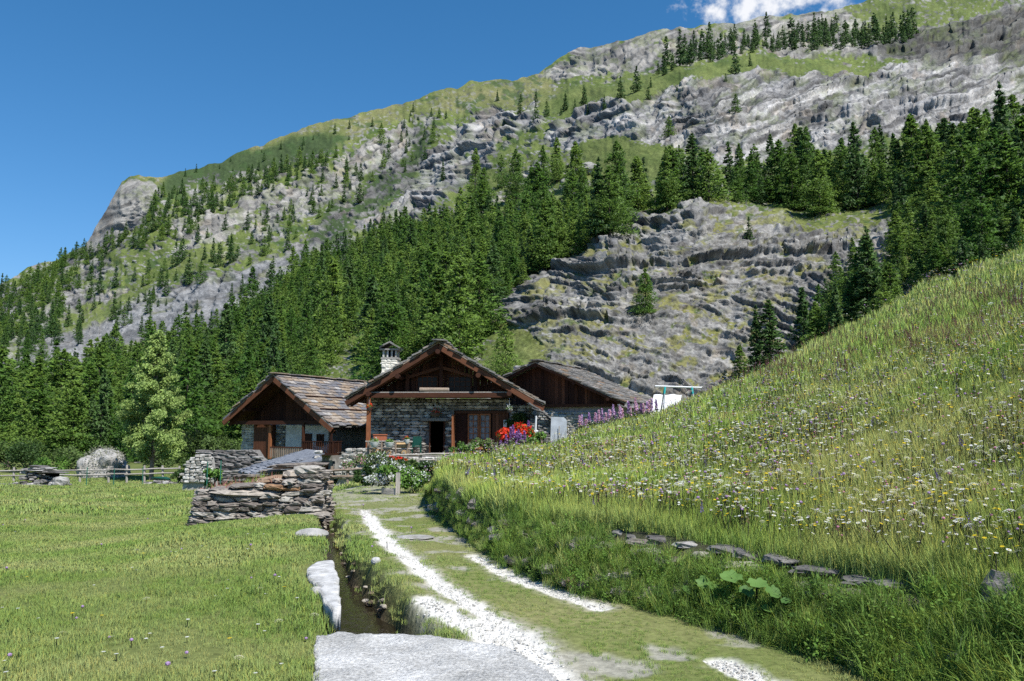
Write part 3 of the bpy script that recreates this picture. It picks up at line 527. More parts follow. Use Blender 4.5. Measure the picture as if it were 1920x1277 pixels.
def conifer(seed, nb, ntf, Rr, power, size, low=0.07, droop=0.22):
    """unit-height crown and trunk meshes: returns arrays"""
    r = np.random.default_rng(seed); h = low + (1 - low) * (r.random(nb) ** 1.25); h = np.sort(h); az = np.arange(nb) * 2.39996 + r.normal(0, 0.4, nb)
    lob = 1 + 0.28 * np.sin(az * 2 + r.uniform(0, 6)) + 0.20 * np.sin(h * 15 + r.uniform(0, 6)) + 0.15 * np.sin(az + h * 9)
    Lb = Rr * (1 - h) ** power * (0.62 + 0.5 * r.random(nb)) * lob + 0.012
    c, d, sz = [], [], []
    for i in range(nb):
        m = max(4, int(ntf * (0.35 + 0.65 * Lb[i] / Rr))); t = 0.12 + 0.9 * r.random(m) ** 0.75
        dirv = np.array([math.cos(az[i]), math.sin(az[i]), 0]); lat = np.array([-dirv[1], dirv[0], 0])
        p = dirv[None] * (t * Lb[i])[:, None] + lat[None] * (r.normal(0, 0.16, m) * Lb[i] * (0.35 + 0.65 * np.sin(np.clip(t, 0, 1) * 2.6)))[:, None]
        p[:, 2] = h[i] - droop * Lb[i] * t + 0.10 * Lb[i] * t * t + r.normal(0, 0.05, m) * Lb[i] - 0.02 * r.random(m)
        c.append(p); d.append(np.repeat((dirv + np.array([0, 0, 0.1]))[None], m, 0)); sz.append(np.full(m, size) * r.uniform(0.7, 1.3, m) * (0.75 + 0.25 * t))
    c, d, sz = np.concatenate(c), np.concatenate(d), np.concatenate(sz)
    return leaf_tris(c, d, sz, r, 0.55)
def trunk_np(lean=0.0):
    return tube([(0, 0, -0.06), (0, 0, 0.2), (lean * 0.4, 0, 0.6), (0, 0, 0.97)], [0.017, 0.013, 0.008, 0.002], 6)
CROWN, TRUNK, JOINED = {}, {}, {}
def mk_conifers():
    specs = {'larch_fine': (8, 185, 46, 0.285, 0.72, 0.031), 'larch': (8, 120, 32, 0.29, 0.72, 0.041), 'spruce_fine': (3, 150, 34, 0.215, 0.80, 0.036), 'spruce': (4, 100, 20, 0.235, 0.80, 0.050), 'pine': (2, 70, 18, 0.23, 0.55, 0.06)}
    for kind, (nvar, nb, ntf, Rr, pw, sz) in specs.items():
        mat = M['larch'] if kind.startswith('larch') else M['spruce']; CROWN[kind] = []; JOINED[kind] = []
        for k in range(nvar):
            v, f, c = conifer(100 + k * 7 + len(kind), nb, ntf, Rr * (0.82 + 0.05 * k), pw, sz, 0.05 + 0.02 * (k % 3), 0.22 if kind != 'spruce' else 0.35)
            CROWN[kind].append(mesh_np(kind + '_crown', v, f, mat, c))
            JOINED[kind].append(CROWN[kind][-1])
    tv_, tf_ = trunk_np(); TRUNK['t'] = mesh_np('conifer_trunk', tv_, tf_, M['bark'], None, True)
mk_conifers()
TREES = []     # (size_px, u, v, H, kind, label, group)
def mground(u, v): i, j = mountain_at(u, v); return Pm[i, j].copy(), D0[i, j]
def plant_poly(poly, n_try, Hm, Hs, kinds, label, group, sep=0.62, dmin=0):
    us = [p[0] for p in poly]; vs_ = [p[1] for p in poly]; placed = []
    cu_ = rng.uniform(min(us), max(us), n_try); cv_ = rng.uniform(min(vs_), max(vs_), n_try); ok = inpoly(cu_, cv_, poly)
    for u, v in zip(cu_[ok], cv_[ok]):
        i, j = mountain_at(u, v); D = D0[i, j]; H = max(3.0, rng.normal(Hm, Hs) * (0.62 if rng.random() < 0.22 else 1.0)); w = H * 0.36 * F / D * sep
        if any(abs(u - a) < w and abs(v - b) < w * 0.42 and ((u - a) / w) ** 2 + ((v - b) / (w * 0.42)) ** 2 < 1 for a, b in placed): continue
        placed.append((u, v)); TREES.append((H * F / D, u, v, H, kinds[int(rng.integers(len(kinds)))], label, group))
L_, SPR, PN = 'larch', 'spruce', 'pine'
plant_poly([(-330, 900), (-330, 800), (-40, 750), (80, 730), (200, 700), (300, 668), (420, 620), (520, 545), (600, 490), (690, 462), (900, 440), (880, 560), (870, 640), (860, 700), (700, 720), (690, 655), (640, 640), (600, 740), (470, 830), (330, 868), (150, 875)], 7000, 10.4, 2.9, [L_, L_, L_, L_, L_, SPR], 'green conifer in the dense forest on the lower slope left of and behind the chalets', 'conifers of the dense forest behind the chalets', 0.52)
plant_poly([(690, 470), (760, 440), (900, 432), (1090, 412), (1190, 400), (1150, 462), (1080, 482), (1000, 520), (930, 575), (900, 640), (820, 660), (760, 600)], 3000, 10.2, 2.7, [L_, L_, L_, L_, SPR], 'tall green larch in the wood between the chalet chimney and the rocky knoll', 'larches left of the rocky knoll', 0.50)
plant_poly([(1170, 408), (1230, 372), (1400, 352), (1560, 352), (1720, 345), (1960, 320), (2250, 300), (2250, 470), (1960, 470), (1830, 470), (1760, 425), (1720, 395), (1590, 400), (1540, 405), (1430, 382), (1300, 380), (1200, 420)], 2600, 10.8, 2.4, [L_, L_, SPR], 'tall dark conifer in the wood above the rocky knoll at right', 'conifers above the rocky knoll', 0.58)
plant_poly([(1740, 430), (1960, 470), (2250, 480), (2250, 330), (1900, 330), (1750, 360)], 500, 11.5, 2, [L_, L_, SPR], 'tall dark conifer in the wood above the rocky knoll at right', 'conifers above the rocky knoll', 0.6)
plant_poly([(1500, 640), (1560, 560), (1640, 470), (1700, 435), (1780, 440), (1960, 480), (1960, 540), (1800, 580), (1690, 640), (1560, 700), (1490, 715)], 420, 6.5, 1.6, [L_, L_, SPR], 'conifer in the thicket along the meadow crest right of the cliff', 'conifers along the meadow crest', 0.75)
plant_poly([(1215, 138), (1300, 96), (1340, 82), (1560, 62), (1650, 66), (1720, 55), (1700, 80), (1620, 95), (1450, 97), (1340, 112), (1290, 125), (1245, 142)], 1000, 13, 3, [PN, SPR, SPR], 'dark stone pine on the rubble below the right hand ridge', 'stone pines below the ridge', 0.75)
plant_poly([(-330, 800), (-330, 640), (-20, 555), (160, 470), (240, 440), (200, 500), (120, 580), (100, 640), (0, 700)], 1800, 11, 2.5, [SPR, L_], 'small dark conifer on the far left shoulder of the mountain', 'conifers on the left shoulder', 0.62)
plant_poly([(268, 420), (300, 365), (420, 350), (480, 325), (600, 300), (640, 290), (620, 320), (500, 365), (430, 400), (330, 450), (230, 480)], 600, 11, 2.5, [SPR, L_], 'small dark conifer on the pale scree below the left crag', 'conifers below the left crag', 0.95)
plant_poly([(150, 560), (330, 470), (500, 400), (620, 330), (760, 240), (840, 215), (800, 300), (640, 400), (540, 470), (330, 560), (200, 640), (60, 680)], 900, 9.5, 2.8, [SPR, SPR, L_], 'lone dark conifer scattered on the scree and grass slope at left', 'scattered conifers on the left slope', 1.15)
plant_poly([(330, 335), (440, 300), (600, 250), (760, 210), (900, 170), (1080, 200), (1000, 240), (880, 200), (760, 240), (520, 320)], 200, 7, 2, [SPR], 'tiny dark conifer on the high grass slope near the skyline', 'small conifers near the skyline', 2.5)
plant_poly([(1010, 230), (1100, 190), (1280, 150), (1420, 120), (1420, 140), (1250, 185), (1080, 220)], 120, 9, 2.5, [SPR], 'small dark conifer on the grassy shelf above the grey cliff', 'small conifers on the grassy shelf', 2.5)
plant_poly([(60, 700), (200, 610), (400, 560), (560, 480), (620, 470), (500, 560), (330, 620), (200, 690)], 60, 9, 2, [SPR], 'lone dark conifer scattered on the scree and grass slope at left', 'scattered conifers on the left slope', 2.0)
ONE = [(1640, 412, 640, 's', 'tall dark spruce rising highest from the gap right of the rocky knoll'), (1608, 505, 655, 'l', 'larch close left of the tall spruce at the knoll edge'), (1682, 485, 625, 'l', 'broad larch close right of the tall spruce at the knoll edge'),
       (1575, 545, 675, 'l', 'bushy larch on the meadow crest, second left of the tall spruce'), (1540, 560, 690, 'l', 'bushy larch on the meadow crest beside the slim young spruce'), (1512, 525, 695, 's', 'slim young spruce standing on the meadow crest before the cliff'),
       (1424, 566, 720, 's', 'left of the two slim spruces paired in front of the cliff'), (1449, 556, 716, 's', 'right of the two slim spruces paired in front of the cliff'), (1390, 640, 732, 'l', 'low bushy larch at the foot of the paired slim spruces'),
       (1762, 440, 570, 'l', 'light green larch on the meadow crest below the dark hollow'), (1722, 520, 605, 'l', 'small larch on the meadow crest left of the light green larch'), (1805, 430, 545, 'l', 'larch on the meadow crest right of the light green larch'),
       (1850, 405, 515, 'l', 'larch on the meadow crest, second from the right edge'), (1905, 380, 500, 'l', 'larch on the meadow crest nearest the right edge'), (1210, 500, 590, 'l', 'single small larch growing from the middle of the cliff'),
       (945, 598, 720, 'l', 'soft light green larch behind the right slope of the main chalet roof'), (1405, 400, 450, 's', 'small spruce hanging over the top edge of the cliff'), (720, 386, 438, 's', 'lone dark round spruce above the left end of the larch wood'),
       (830, 294, 340, 's', 'lone dark spruce at the foot of the grey slab'), (1255, 214, 258, 'l', 'pale green larch growing in the grey rock band'), (1380, 178, 218, 'l', 'lone dark larch on the upper grey rock band'),
       (892, 268, 378, 'l', 'leftmost larch of the clump below the grey rock band'), (940, 284, 352, 'l', 'second larch from the left in the clump below the grey band'), (966, 266, 374, 'l', 'tall larch third from left in the clump below the grey band'),
       (996, 302, 382, 'l', 'short larch in the middle of the clump below the grey band'), (1020, 262, 354, 'l', 'larch right of the middle in the clump below the grey band'), (1046, 250, 342, 'l', 'tallest larch of the clump below the grey band'),
       (1080, 256, 348, 'l', 'rightmost larch of the clump beside the pale boulder'), (908, 305, 390, 'l', 'front left larch of the clump below the grey band'), (60, 700, 868, 'l', 'larch at the left edge behind the rail fence'),
       (130, 690, 872, 'l', 'broad larch left of the big dark spruce behind the fence'), (188, 688, 868, 's', 'big dark spruce behind the rail fence left of the birch'), (455, 640, 832, 'l', 'larch just left of the left chalet roof')]
groups_individual = set(id(t) for t in ())
TREES.sort(key=lambda t: -t[0])
def zone_label(t):
    px, u, v, H, kind, lab, grp = t; nm = {'larch': 'light green larch', 'spruce': 'dark narrow spruce', 'pine': 'dark stone pine'}[kind]
    if grp == 'conifers of the dense forest behind the chalets':
        i = int(np.searchsorted([60, 130, 200, 260, 330, 400, 470, 540, 610, 680, 760], u)); w = ['beyond the left edge of the fence', 'above the small stone shelter', 'above the bright bush', 'above the grey boulder', 'just behind the birch', 'right of the birch crown', 'left of the left chalet', 'above the left chalet gable', 'above the left chalet roof', 'left of the main chimney', 'behind the main chimney', 'behind the main chalet gable'][i]
        j = 'front row' if v > 790 else ('middle' if v > 690 else 'upper edge'); return px, u, v, H, kind, nm + ', ' + j + ' of the forest ' + w, grp
    if grp == 'conifers above the rocky knoll':
        i = int(np.searchsorted([1260, 1340, 1420, 1500, 1580, 1660, 1740, 1820, 1900], u)); w = ['at the left end above the rocky knoll', 'above the left part of the knoll', 'above the knoll summit', 'right of the knoll summit', 'above the right part of the knoll', 'left of the tall lone spruce', 'above the tall lone spruce', 'above the dark hollow', 'near the right edge', 'at the right edge of the picture'][i]
        j = 'front' if v > 390 else 'back'; return px, u, v, H, kind, nm + ', ' + j + ' of the wood ' + w, grp
    if grp == 'larches left of the rocky knoll':
        i = int(np.searchsorted([780, 860, 940, 1020, 1100], u)); w = ['above the main chimney', 'above the main chalet ridge', 'right of the main chalet ridge', 'left of the rocky knoll', 'touching the left shoulder of the knoll', 'beside the knoll summit'][i]
        return px, u, v, H, kind, nm + ' in the sloping wood ' + w, grp
    if grp == 'conifers along the meadow crest':
        i = int(np.searchsorted([1560, 1620, 1690, 1760, 1840], u)); return px, u, v, H, kind, nm + ' in the meadow crest thicket ' + ['right of the paired slim spruces', 'left of the tall lone spruce', 'at the foot of the tall lone spruce', 'right of the tall lone spruce', 'below the dark hollow', 'near the right edge'][i], grp
    return t
TREES = [zone_label(t) for t in TREES]
inn_ = [t for t in TREES if -30 < t[1] < 1950]; indiv = inn_[:300 - len(ONE)]; rest = inn_[300 - len(ONE):] + [t for t in TREES if not -30 < t[1] < 1950]
def tree_obj(name, u, v, H, kind, k, label, group=None, base=None):
    b = mground(u, v)[0] if base is None else base
    e = empty(name, (b[0], b[1], b[2] - 0.15), rng.uniform(0, 6.28)); ws = H * rng.uniform(.78, 1.32); e.scale = (ws, ws, H); c = obj('crown', CROWN[kind][k % len(CROWN[kind])], e); t = obj('trunk', TRUNK['t'], e)
    e.rotation_euler[0] = rng.normal(0, 0.03); tag(e, label, 'tree', group); return e
for n_i, (u, vt, vb, k, lab) in enumerate(ONE):
    b, D = mground(u, vb); H = (vb - vt) * D / F * 1.0
    tree_obj('spruce_tree' if k == 's' else 'larch_tree', u, vb, H * .97, ('spruce_fine' if k == 's' else 'larch_fine') if (vb - vt) > 80 else ('spruce' if k == 's' else 'larch'), n_i, lab)
for n_i, (px, u, v, H, kind, lab, grp) in enumerate(indiv):
    kd = kind + '_fine' if (px > 105 and kind != 'pine') else kind
    tree_obj({'larch': 'larch_tree', 'spruce': 'spruce_tree', 'pine': 'pine_tree'}[kind], u, v, H * rng.uniform(0.9, 1.1), kd, n_i, lab, grp)
if rest:
    pts = np.array([mground(t[1], t[2])[0] - np.array([0, 0, 0.15]) for t in rest]); kk = ['larch', 'spruce', 'pine']; src = JOINED['larch'] + JOINED['spruce'] + JOINED['pine']
    off = {'larch': (0, len(JOINED['larch'])), 'spruce': (len(JOINED['larch']), len(JOINED['spruce'])), 'pine': (len(JOINED['larch']) + len(JOINED['spruce']), len(JOINED['pine']))}
    ix = [off[t[4]][0] + int(rng.integers(off[t[4]][1])) for t in rest]
    o = scatter('distant_forest', pts, np.stack([0 * pts[:, 0], 0 * pts[:, 0], rng.uniform(0, 6.28, len(rest))], 1), [t[3] for t in rest], ix, src)
    tag(o, 'far conifers dotted over the upper mountain slopes', 'forest', kind='stuff')

# ------------------------------------------------------------------ birch and bushes
def leafcloud(r, centres, radii, n, size, flat=0.75):
    w = np.asarray(radii) ** 2; k = r.choice(len(centres), n, p=w / w.sum()); d = r.normal(0, 1, (n, 3)); d /= np.linalg.norm(d, axis=1, keepdims=True)
    rr = r.random(n) ** 0.45; c = np.asarray(centres)[k] + d * (rr * np.asarray(radii)[k])[:, None] * np.array([1, 1, flat]); return c, d
def leaves_mesh(name, mat, c, d, size, r, wide=0.7): v, f, col = leaf_tris(c, d, r.uniform(0.7, 1.3, len(c)) * size * 1.15, r, wide, True); return mesh_np(name, v, f, mat, col)
def bush(name, loc, rx, rz, mat, n, size, label, seed=0, group=None, cat='bush', stems=True):
    r = np.random.default_rng(seed); e = empty(name, loc); k = 9; cs_ = np.stack([r.normal(0, 0.45, k) * rx, r.normal(0, 0.45, k) * rx, r.uniform(0.25, 0.8, k) * rz], 1); rd = r.uniform(0.3, 0.5, k) * min(rx, rz) * 1.1
    c, d = leafcloud(r, cs_, rd, n, size); c[:, 2] = np.maximum(c[:, 2], 0.01); obj('foliage', leaves_mesh('foliage', mat, c, d, size, r), e)
    if stems:
        for q in range(3):
            tip = cs_[q]; v, f = tube([(0, 0, -0.1), (tip[0] * 0.5, tip[1] * 0.5, tip[2] * 0.5), tip], [0.03 * rz, 0.02 * rz, 0.008 * rz], 5); obj('stem', mesh_np('stem', v, f, M['bark'], None, True), e)
    tag(e, label, cat, group); return e
r = np.random.default_rng(5); bb = P(283, 903, 56.0); HB = 275 / F * 56.0
e = empty('birch_tree', (bb.x, bb.y, ground_z(np.array([bb.x]), np.array([bb.y]))[0] - 0.05))
v, f = tube([(0, 0, 0), (0.05, 0, HB * 0.3), (-0.05, 0.05, HB * 0.6), (0.03, 0, HB * 0.97)], [0.17, 0.13, 0.08, 0.012], 8); tk = obj('trunk', mesh_np('trunk', v, f, M['birchbark'], None, True), e)
cs_, rd = [], []
for q in range(58):
    h = 0.19 + 0.80 * (q / 57) ** 0.9; az = q * 2.4 + r.normal(0, 0.3); prof = np.interp(h, [0.17, 0.27, 0.45, 0.65, 0.85, 1.0], [1.7, 2.35, 2.25, 1.6, 0.8, 0.12])
    L = prof * r.uniform(0.55, 1.05); st_ = np.array([0, 0, max(1.3, HB * (h - 0.10))]); tip = np.array([math.cos(az) * L, math.sin(az) * L, HB * h])
    v, f = tube([st_, (st_ + tip) / 2 + np.array([0, 0, 0.15]), tip], [0.045, 0.025, 0.008], 5); obj('limb', mesh_np('limb', v, f, M['birchbark'], None, True), e)
    for s_ in (0.55, 0.8, 1.0): cs_.append(st_ + (tip - st_) * s_ + r.normal(0, 0.12, 3)); rd.append(0.28 + 0.26 * prof / 2.3 * r.uniform(0.6, 1.3))
c, d = leafcloud(r, cs_, rd, 30000, 0.1); d[:, 2] -= 0.4; obj('crown', leaves_mesh('crown', M['birch'], c, d, 0.125, r, 0.8), e)
tag(e, 'pale green birch with a slim trunk standing alone by the rail fence', 'tree')
def gpt(u, v, z=None, D=None):
    if D is None: x, y = onz(u, v, z if z is not None else -1.9); x, y = float(x), float(y)
    else: p = P(u, 880, D); x, y = p.x, p.y
    return (x, y, float(ground_z(np.array([x]), np.array([y]))[0]))
for n_i, (u, D, rx, rz, mt, nl, lab) in enumerate([(20, 74, 3.0, 3.6, 'bush', 3000, 'grey green bush at the left edge behind the rail fence'), (104, 54, 1.0, 1.9, 'bush_bright', 1400, 'bright green bush behind the small ruined stone shelter'),
        (395, 62, 1.9, 3.6, 'bush', 2600, 'dark bush left of the left chalet behind the dry stone wall'), (352, 66, 1.6, 2.8, 'bush', 2000, 'olive bush right of the birch trunk'), (430, 58, 1.5, 3.0, 'bush', 2200, 'leafy bush against the left wall of the left chalet'),
        (300, 72, 2.2, 2.6, 'bush', 2200, 'low bush behind the birch trunk'), (135, 70, 2.0, 2.3, 'bush', 2000, 'low dark bush between the ruin and the grey boulder'), (55, 66, 1.8, 2.4, 'vine', 1800, 'dark leafy bush left of the bright bush'), (335, 50, 0.45, 1.0, 'vine', 500, 'small dark shrub at the left end of the rubble wall')]):
    bush('bush', gpt(u, 0, D=D), rx, rz, M[mt], nl, 0.16 if D > 60 else 0.12, lab, 40 + n_i)
bush('shrub', gpt(401, 0, D=37.5), 0.42, 1.25, M['bush_bright'], 900, 0.10, 'bright green currant shrub held between green stakes by the rubble wall', 61)

# ------------------------------------------------------------------ grass, flowers
def clump(seed, n, h, rad, w, bend, tip=(1.25, 1.1, 0.9), mat=None, spread=0.35):
    r = np.random.default_rng(seed); V_, F_, Cc = [], [], []
    a = r.uniform(0, 6.283, n); rr = rad * np.sqrt(r.random(n)); bx = np.stack([np.cos(a) * rr, np.sin(a) * rr, 0 * a], 1)
    la = r.uniform(0, 6.283, n); ld = np.stack([np.cos(la), np.sin(la), 0 * la], 1); hh = h * r.uniform(0.5, 1.15, n); bd = bend * r.uniform(0.2, 1.2, n)
    sd = np.stack([-np.sin(la), np.cos(la), 0 * la], 1); ww = w * r.uniform(0.7, 1.3, n)
    z = np.array([0, 0, 1.0]); p0 = bx - z * 0.02; p1 = bx + ld * (hh * bd * 0.35)[:, None] + z * (hh * 0.58)[:, None]; p2 = bx + ld * (hh * bd)[:, None] + z * (hh * (1 - 0.28 * bd ** 2))[:, None]
    V_ = np.stack([p0 - sd * ww[:, None] * 0.5, p0 + sd * ww[:, None] * 0.5, p1 + sd * ww[:, None] * 0.42, p1 - sd * ww[:, None] * 0.42, p2], 1).reshape(-1, 3)
    b = np.arange(n) * 5; F_ = np.concatenate([np.stack([b, b + 1, b + 2], 1), np.stack([b, b + 2, b + 3], 1), np.stack([b + 3, b + 2, b + 4], 1)])
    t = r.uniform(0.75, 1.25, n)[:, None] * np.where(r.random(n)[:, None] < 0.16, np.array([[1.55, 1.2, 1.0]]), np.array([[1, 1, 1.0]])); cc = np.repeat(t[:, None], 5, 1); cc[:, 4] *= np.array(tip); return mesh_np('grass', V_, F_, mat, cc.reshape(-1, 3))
def zrot(n, tilt=0.1): return np.stack([rng.normal(0, tilt, n), rng.normal(0, tilt, n), rng.uniform(0, 6.28, n)], 1)
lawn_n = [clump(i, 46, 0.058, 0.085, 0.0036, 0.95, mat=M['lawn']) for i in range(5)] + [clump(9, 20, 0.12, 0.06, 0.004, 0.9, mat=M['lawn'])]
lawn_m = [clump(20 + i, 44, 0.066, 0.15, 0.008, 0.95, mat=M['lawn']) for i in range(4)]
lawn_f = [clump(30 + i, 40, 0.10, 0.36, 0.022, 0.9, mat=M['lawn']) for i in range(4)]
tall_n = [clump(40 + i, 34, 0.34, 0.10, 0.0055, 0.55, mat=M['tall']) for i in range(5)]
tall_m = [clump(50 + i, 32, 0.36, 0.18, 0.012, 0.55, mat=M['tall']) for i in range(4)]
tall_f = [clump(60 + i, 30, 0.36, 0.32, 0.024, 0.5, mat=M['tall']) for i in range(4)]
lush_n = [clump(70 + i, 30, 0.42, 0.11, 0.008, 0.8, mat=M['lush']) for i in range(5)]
def herb(seed, n, h, rad, size, mat):
    r = np.random.default_rng(seed); c = np.stack([r.normal(0, rad, n), r.normal(0, rad, n), r.uniform(0.05, 1, n) * h], 1); d = r.normal(0, 1, (n, 3)); d[:, 2] *= 0.4
    v, f, col = leaf_tris(c, d, r.uniform(0.5, 1.3, n) * size, r, 0.55, True); return mesh_np('herb', v, f, mat, col)
herbs = [herb(80 + i, 44, 0.34, 0.10, 0.055, M['lush']) for i in range(2)] + [herb(85, 70, 0.40, 0.08, 0.035, M['lush'])]
BLOCK = (-6.5, -3.75, 15.8, 17.7)
def field_pts(n, y0, y1, keep):
    v0 = 800 + 1.7 * F / y0 if True else 0
    y = rng.uniform(y0, y1, n); hw = 0.70 * y + 2; x = rng.uniform(-1, 1, n) * hw
    foot_x = np.interp(y, fD[::-1], ((hu - 960) / F * fD)[::-1])
    ok = (x < foot_x + 0.15) | (y > 36); ok &= ~((x > BLOCK[0]) & (x < BLOCK[1]) & (y > BLOCK[2]) & (y < BLOCK[3]))
    rt, wr, tk, ins = rut_at(x, y); ok &= rng.random(n) > rt * 1.3; ok &= rng.random(n) > wr * 0.8; ok &= ins < 0.35
    ok &= ~(inpoly(*proj(x, y, 0 * x), SLAB)); ok &= ~(inpoly(*proj(x, y, 0 * x + .1), WMARG)); ok &= rng.random(n) < keep(x, y, tk)
    return x[ok], y[ok], tk[ok]
WHITE = [(572, 1068), (590, 1054), (622, 1049), (630, 1060), (638, 1138), (624, 1141), (604, 1120), (600, 1100), (582, 1084)]
WMARG = [(556, 1062), (584, 1042), (626, 1040), (640, 1060), (646, 1150), (616, 1156), (588, 1126), (586, 1104), (562, 1092)]
SLAB = [(592, 1192), (640, 1184), (700, 1190), (770, 1187), (862, 1196), (950, 1214), (1010, 1240), (1090, 1310), (1200, 1500), (560, 1500), (585, 1300)]
def lawn(name, n, y0, y1, src, s0, lab, keep=lambda x, y, t: 1.0 + 0 * x):
    x, y, tk = field_pts(n, y0, y1, keep); z = ground_z(x, y); big_ = fbm(x / 0.9, y / 0.9, 0, 3, 88)
    s = s0 * (0.30 + 1.2 * np.clip(big_, 0, 1) ** 1.6) * (1 - 0.62 * tk) * rng.uniform(0.75, 1.25, len(x))
    edge_ = np.exp(-np.abs(np.abs(x - stream_c(y)) - stream_w(y) - 0.28) / 0.22) * (y < 19); s *= 1 + 0.35 * edge_ * (x > stream_c(y)) + 0.2 * edge_
    tag(scatter(name, np.stack([x, y, z], 1), zrot(len(x)), s, rng.integers(0, len(src), len(x)), src), lab, 'grass', kind='stuff')
lawn('field_grass', 21000, 4.3, 10, lawn_n, 1.0, 'short green grass of the nearest part of the field and track')
lawn('field_grass', 28000, 10, 21, lawn_m, 1.0, 'short green grass of the middle of the field')
lawn('field_grass', 21000, 21, 62, lawn_f, 1.0, 'short green grass of the far field by the rail fence', lambda x, y, t: 1 - 0.75 * ((x > -9) & (y > 36)))
# tall meadow, denser near the viewer
def meadow_pts(n):
    u = rng.uniform(780, 2470, n); t = rng.random(n); p = hill(u, t); return u, t, p
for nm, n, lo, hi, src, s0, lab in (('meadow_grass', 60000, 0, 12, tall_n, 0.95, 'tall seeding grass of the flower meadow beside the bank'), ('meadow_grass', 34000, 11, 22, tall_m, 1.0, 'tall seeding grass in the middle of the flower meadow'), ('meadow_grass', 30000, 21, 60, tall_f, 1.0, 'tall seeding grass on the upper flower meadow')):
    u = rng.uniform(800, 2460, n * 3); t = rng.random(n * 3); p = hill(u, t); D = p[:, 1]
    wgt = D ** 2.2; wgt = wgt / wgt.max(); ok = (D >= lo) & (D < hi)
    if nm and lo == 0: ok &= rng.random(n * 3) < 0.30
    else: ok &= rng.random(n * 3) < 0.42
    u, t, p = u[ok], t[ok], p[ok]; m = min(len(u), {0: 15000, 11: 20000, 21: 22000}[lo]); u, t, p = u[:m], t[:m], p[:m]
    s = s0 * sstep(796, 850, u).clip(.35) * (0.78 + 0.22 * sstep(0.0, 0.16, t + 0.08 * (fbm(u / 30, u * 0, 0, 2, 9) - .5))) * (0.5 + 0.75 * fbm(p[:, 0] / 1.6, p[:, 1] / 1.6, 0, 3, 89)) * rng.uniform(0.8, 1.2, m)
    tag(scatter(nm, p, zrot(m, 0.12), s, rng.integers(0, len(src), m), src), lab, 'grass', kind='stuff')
def flower(kind, mat, rad, stem, petals=9, centre=None):
    V_, F_ = [], []; mats = [mat, M['lush']] + ([centre] if centre else []); fm_ = []
    def add(vs, fs, mi):
        b = len(V_); V_.extend(vs); F_.extend([[b + i for i in q] for q in fs]); fm_.extend([mi] * len(fs))
    add([(-0.004, 0, -0.05), (0.004, 0, -0.05), (0.003, 0, stem), (-0.003, 0, stem)], [(0, 1, 2, 3)], 1)
    if kind == 'disc':
        for q in range(petals):
            a0 = 6.283 * (q + 0.1) / petals; a1 = 6.283 * (q + 0.9) / petals
            add([(0, 0, stem), (rad * math.cos(a0), rad * math.sin(a0), stem + 0.1 * rad), (rad * math.cos(a1), rad * math.sin(a1), stem + 0.1 * rad)], [(0, 1, 2)], 0)
        if centre: add([(0.33 * rad * math.cos(i), 0.33 * rad * math.sin(i), stem + 0.2 * rad) for i in np.linspace(0, 6.283, 7)[:-1]], [tuple(range(6))], 2)
    elif kind == 'ball':
        bm = bmesh.new(); bmesh.ops.create_icosphere(bm, subdivisions=1, radius=rad); add([(v.co.x, v.co.y, stem + v.co.z * 0.8) for v in bm.verts], [tuple(v.index for v in f.verts) for f in bm.faces], 0); bm.free()
    elif kind == 'spike':
        rr = np.random.default_rng(3)
        for q in range(14):
            h = stem * (0.55 + 0.45 * q / 14); a = q * 2.4; w = rad * (1 - 0.6 * q / 14); c = (w * math.cos(a) * 0.6, w * math.sin(a) * 0.6, h)
            add([(c[0] - w * 0.5, c[1], h), (c[0] + w * 0.5, c[1], h), (c[0], c[1] + w * 0.5 * math.sin(a), h + w)], [(0, 1, 2)], 0)
    elif kind == 'umbel':
        rr = np.random.default_rng(4)
        for q in range(22):
            a = q * 2.4; d = rad * math.sqrt(q / 22); c = (d * math.cos(a), d * math.sin(a), stem + 0.02 * math.cos(d / rad * 1.5)); s = rad * 0.17
            add([(c[0] - s, c[1] - s * 0.6, c[2]), (c[0] + s, c[1] - s * 0.6, c[2]), (c[0], c[1] + s, c[2])], [(0, 1, 2)], 0)
    me = mesh_py('flower', V_, F_);
    for m_ in mats: me.materials.append(m_)
    me.polygons.foreach_set('material_index', np.array(fm_, np.int32)); return me
FL = [flower('disc', M['p_white'], 0.022, 0.40, 10, M['p_yellow']), flower('disc', M['p_white'], 0.017, 0.36, 8, None), flower('umbel', M['p_white'], 0.045, 0.44), flower('disc', M['p_yellow'], 0.020, 0.38, 8, None), flower('ball', M['p_pink'], 0.016, 0.36),
      flower('ball', M['p_mauve'], 0.020, 0.42), flower('spike', M['p_violet'], 0.026, 0.38), flower('spike', M['p_redbrown'], 0.02, 0.42), flower('umbel', M['p_cream'], 0.04, 0.38)]
n = 40000; u = rng.uniform(800, 2440, n); t = rng.random(n); p = hill(u, t); vv = np.interp(u, hu, tv) * (1 - t) + np.interp(u, hu, sv) * t
dens = sstep(0.30, 0.62, fbm(u / 90, vv / 60, 0, 3, 77)) * 0.45 + 0.55; dens *= np.where(t > 0.93, 0.6, 1) * sstep(0.0, 0.14, t + 0.04); dens *= np.clip(p[:, 1] / 16, 0.30, 1) * np.clip((np.interp(u, hu, tv) - np.interp(u, hu, sv)) / 330, 0.08, 1); ok = rng.random(n) < dens; u, t, p, vv = u[ok], t[ok], p[ok], vv[ok]; n = len(u)
D = p[:, 1]; ix = rng.choice(9, n, p=[.24, .27, .05, .22, .05, .03, .015, .015, .11])
redm = inpoly(u + rng.normal(0, 30, n), vv + rng.normal(0, 14, n), [(1300, 720), (1500, 640), (1700, 600), (1950, 540), (1950, 640), (1750, 680), (1500, 730)]); ix = np.where(redm & (rng.random(n) < 0.75), 7, ix)
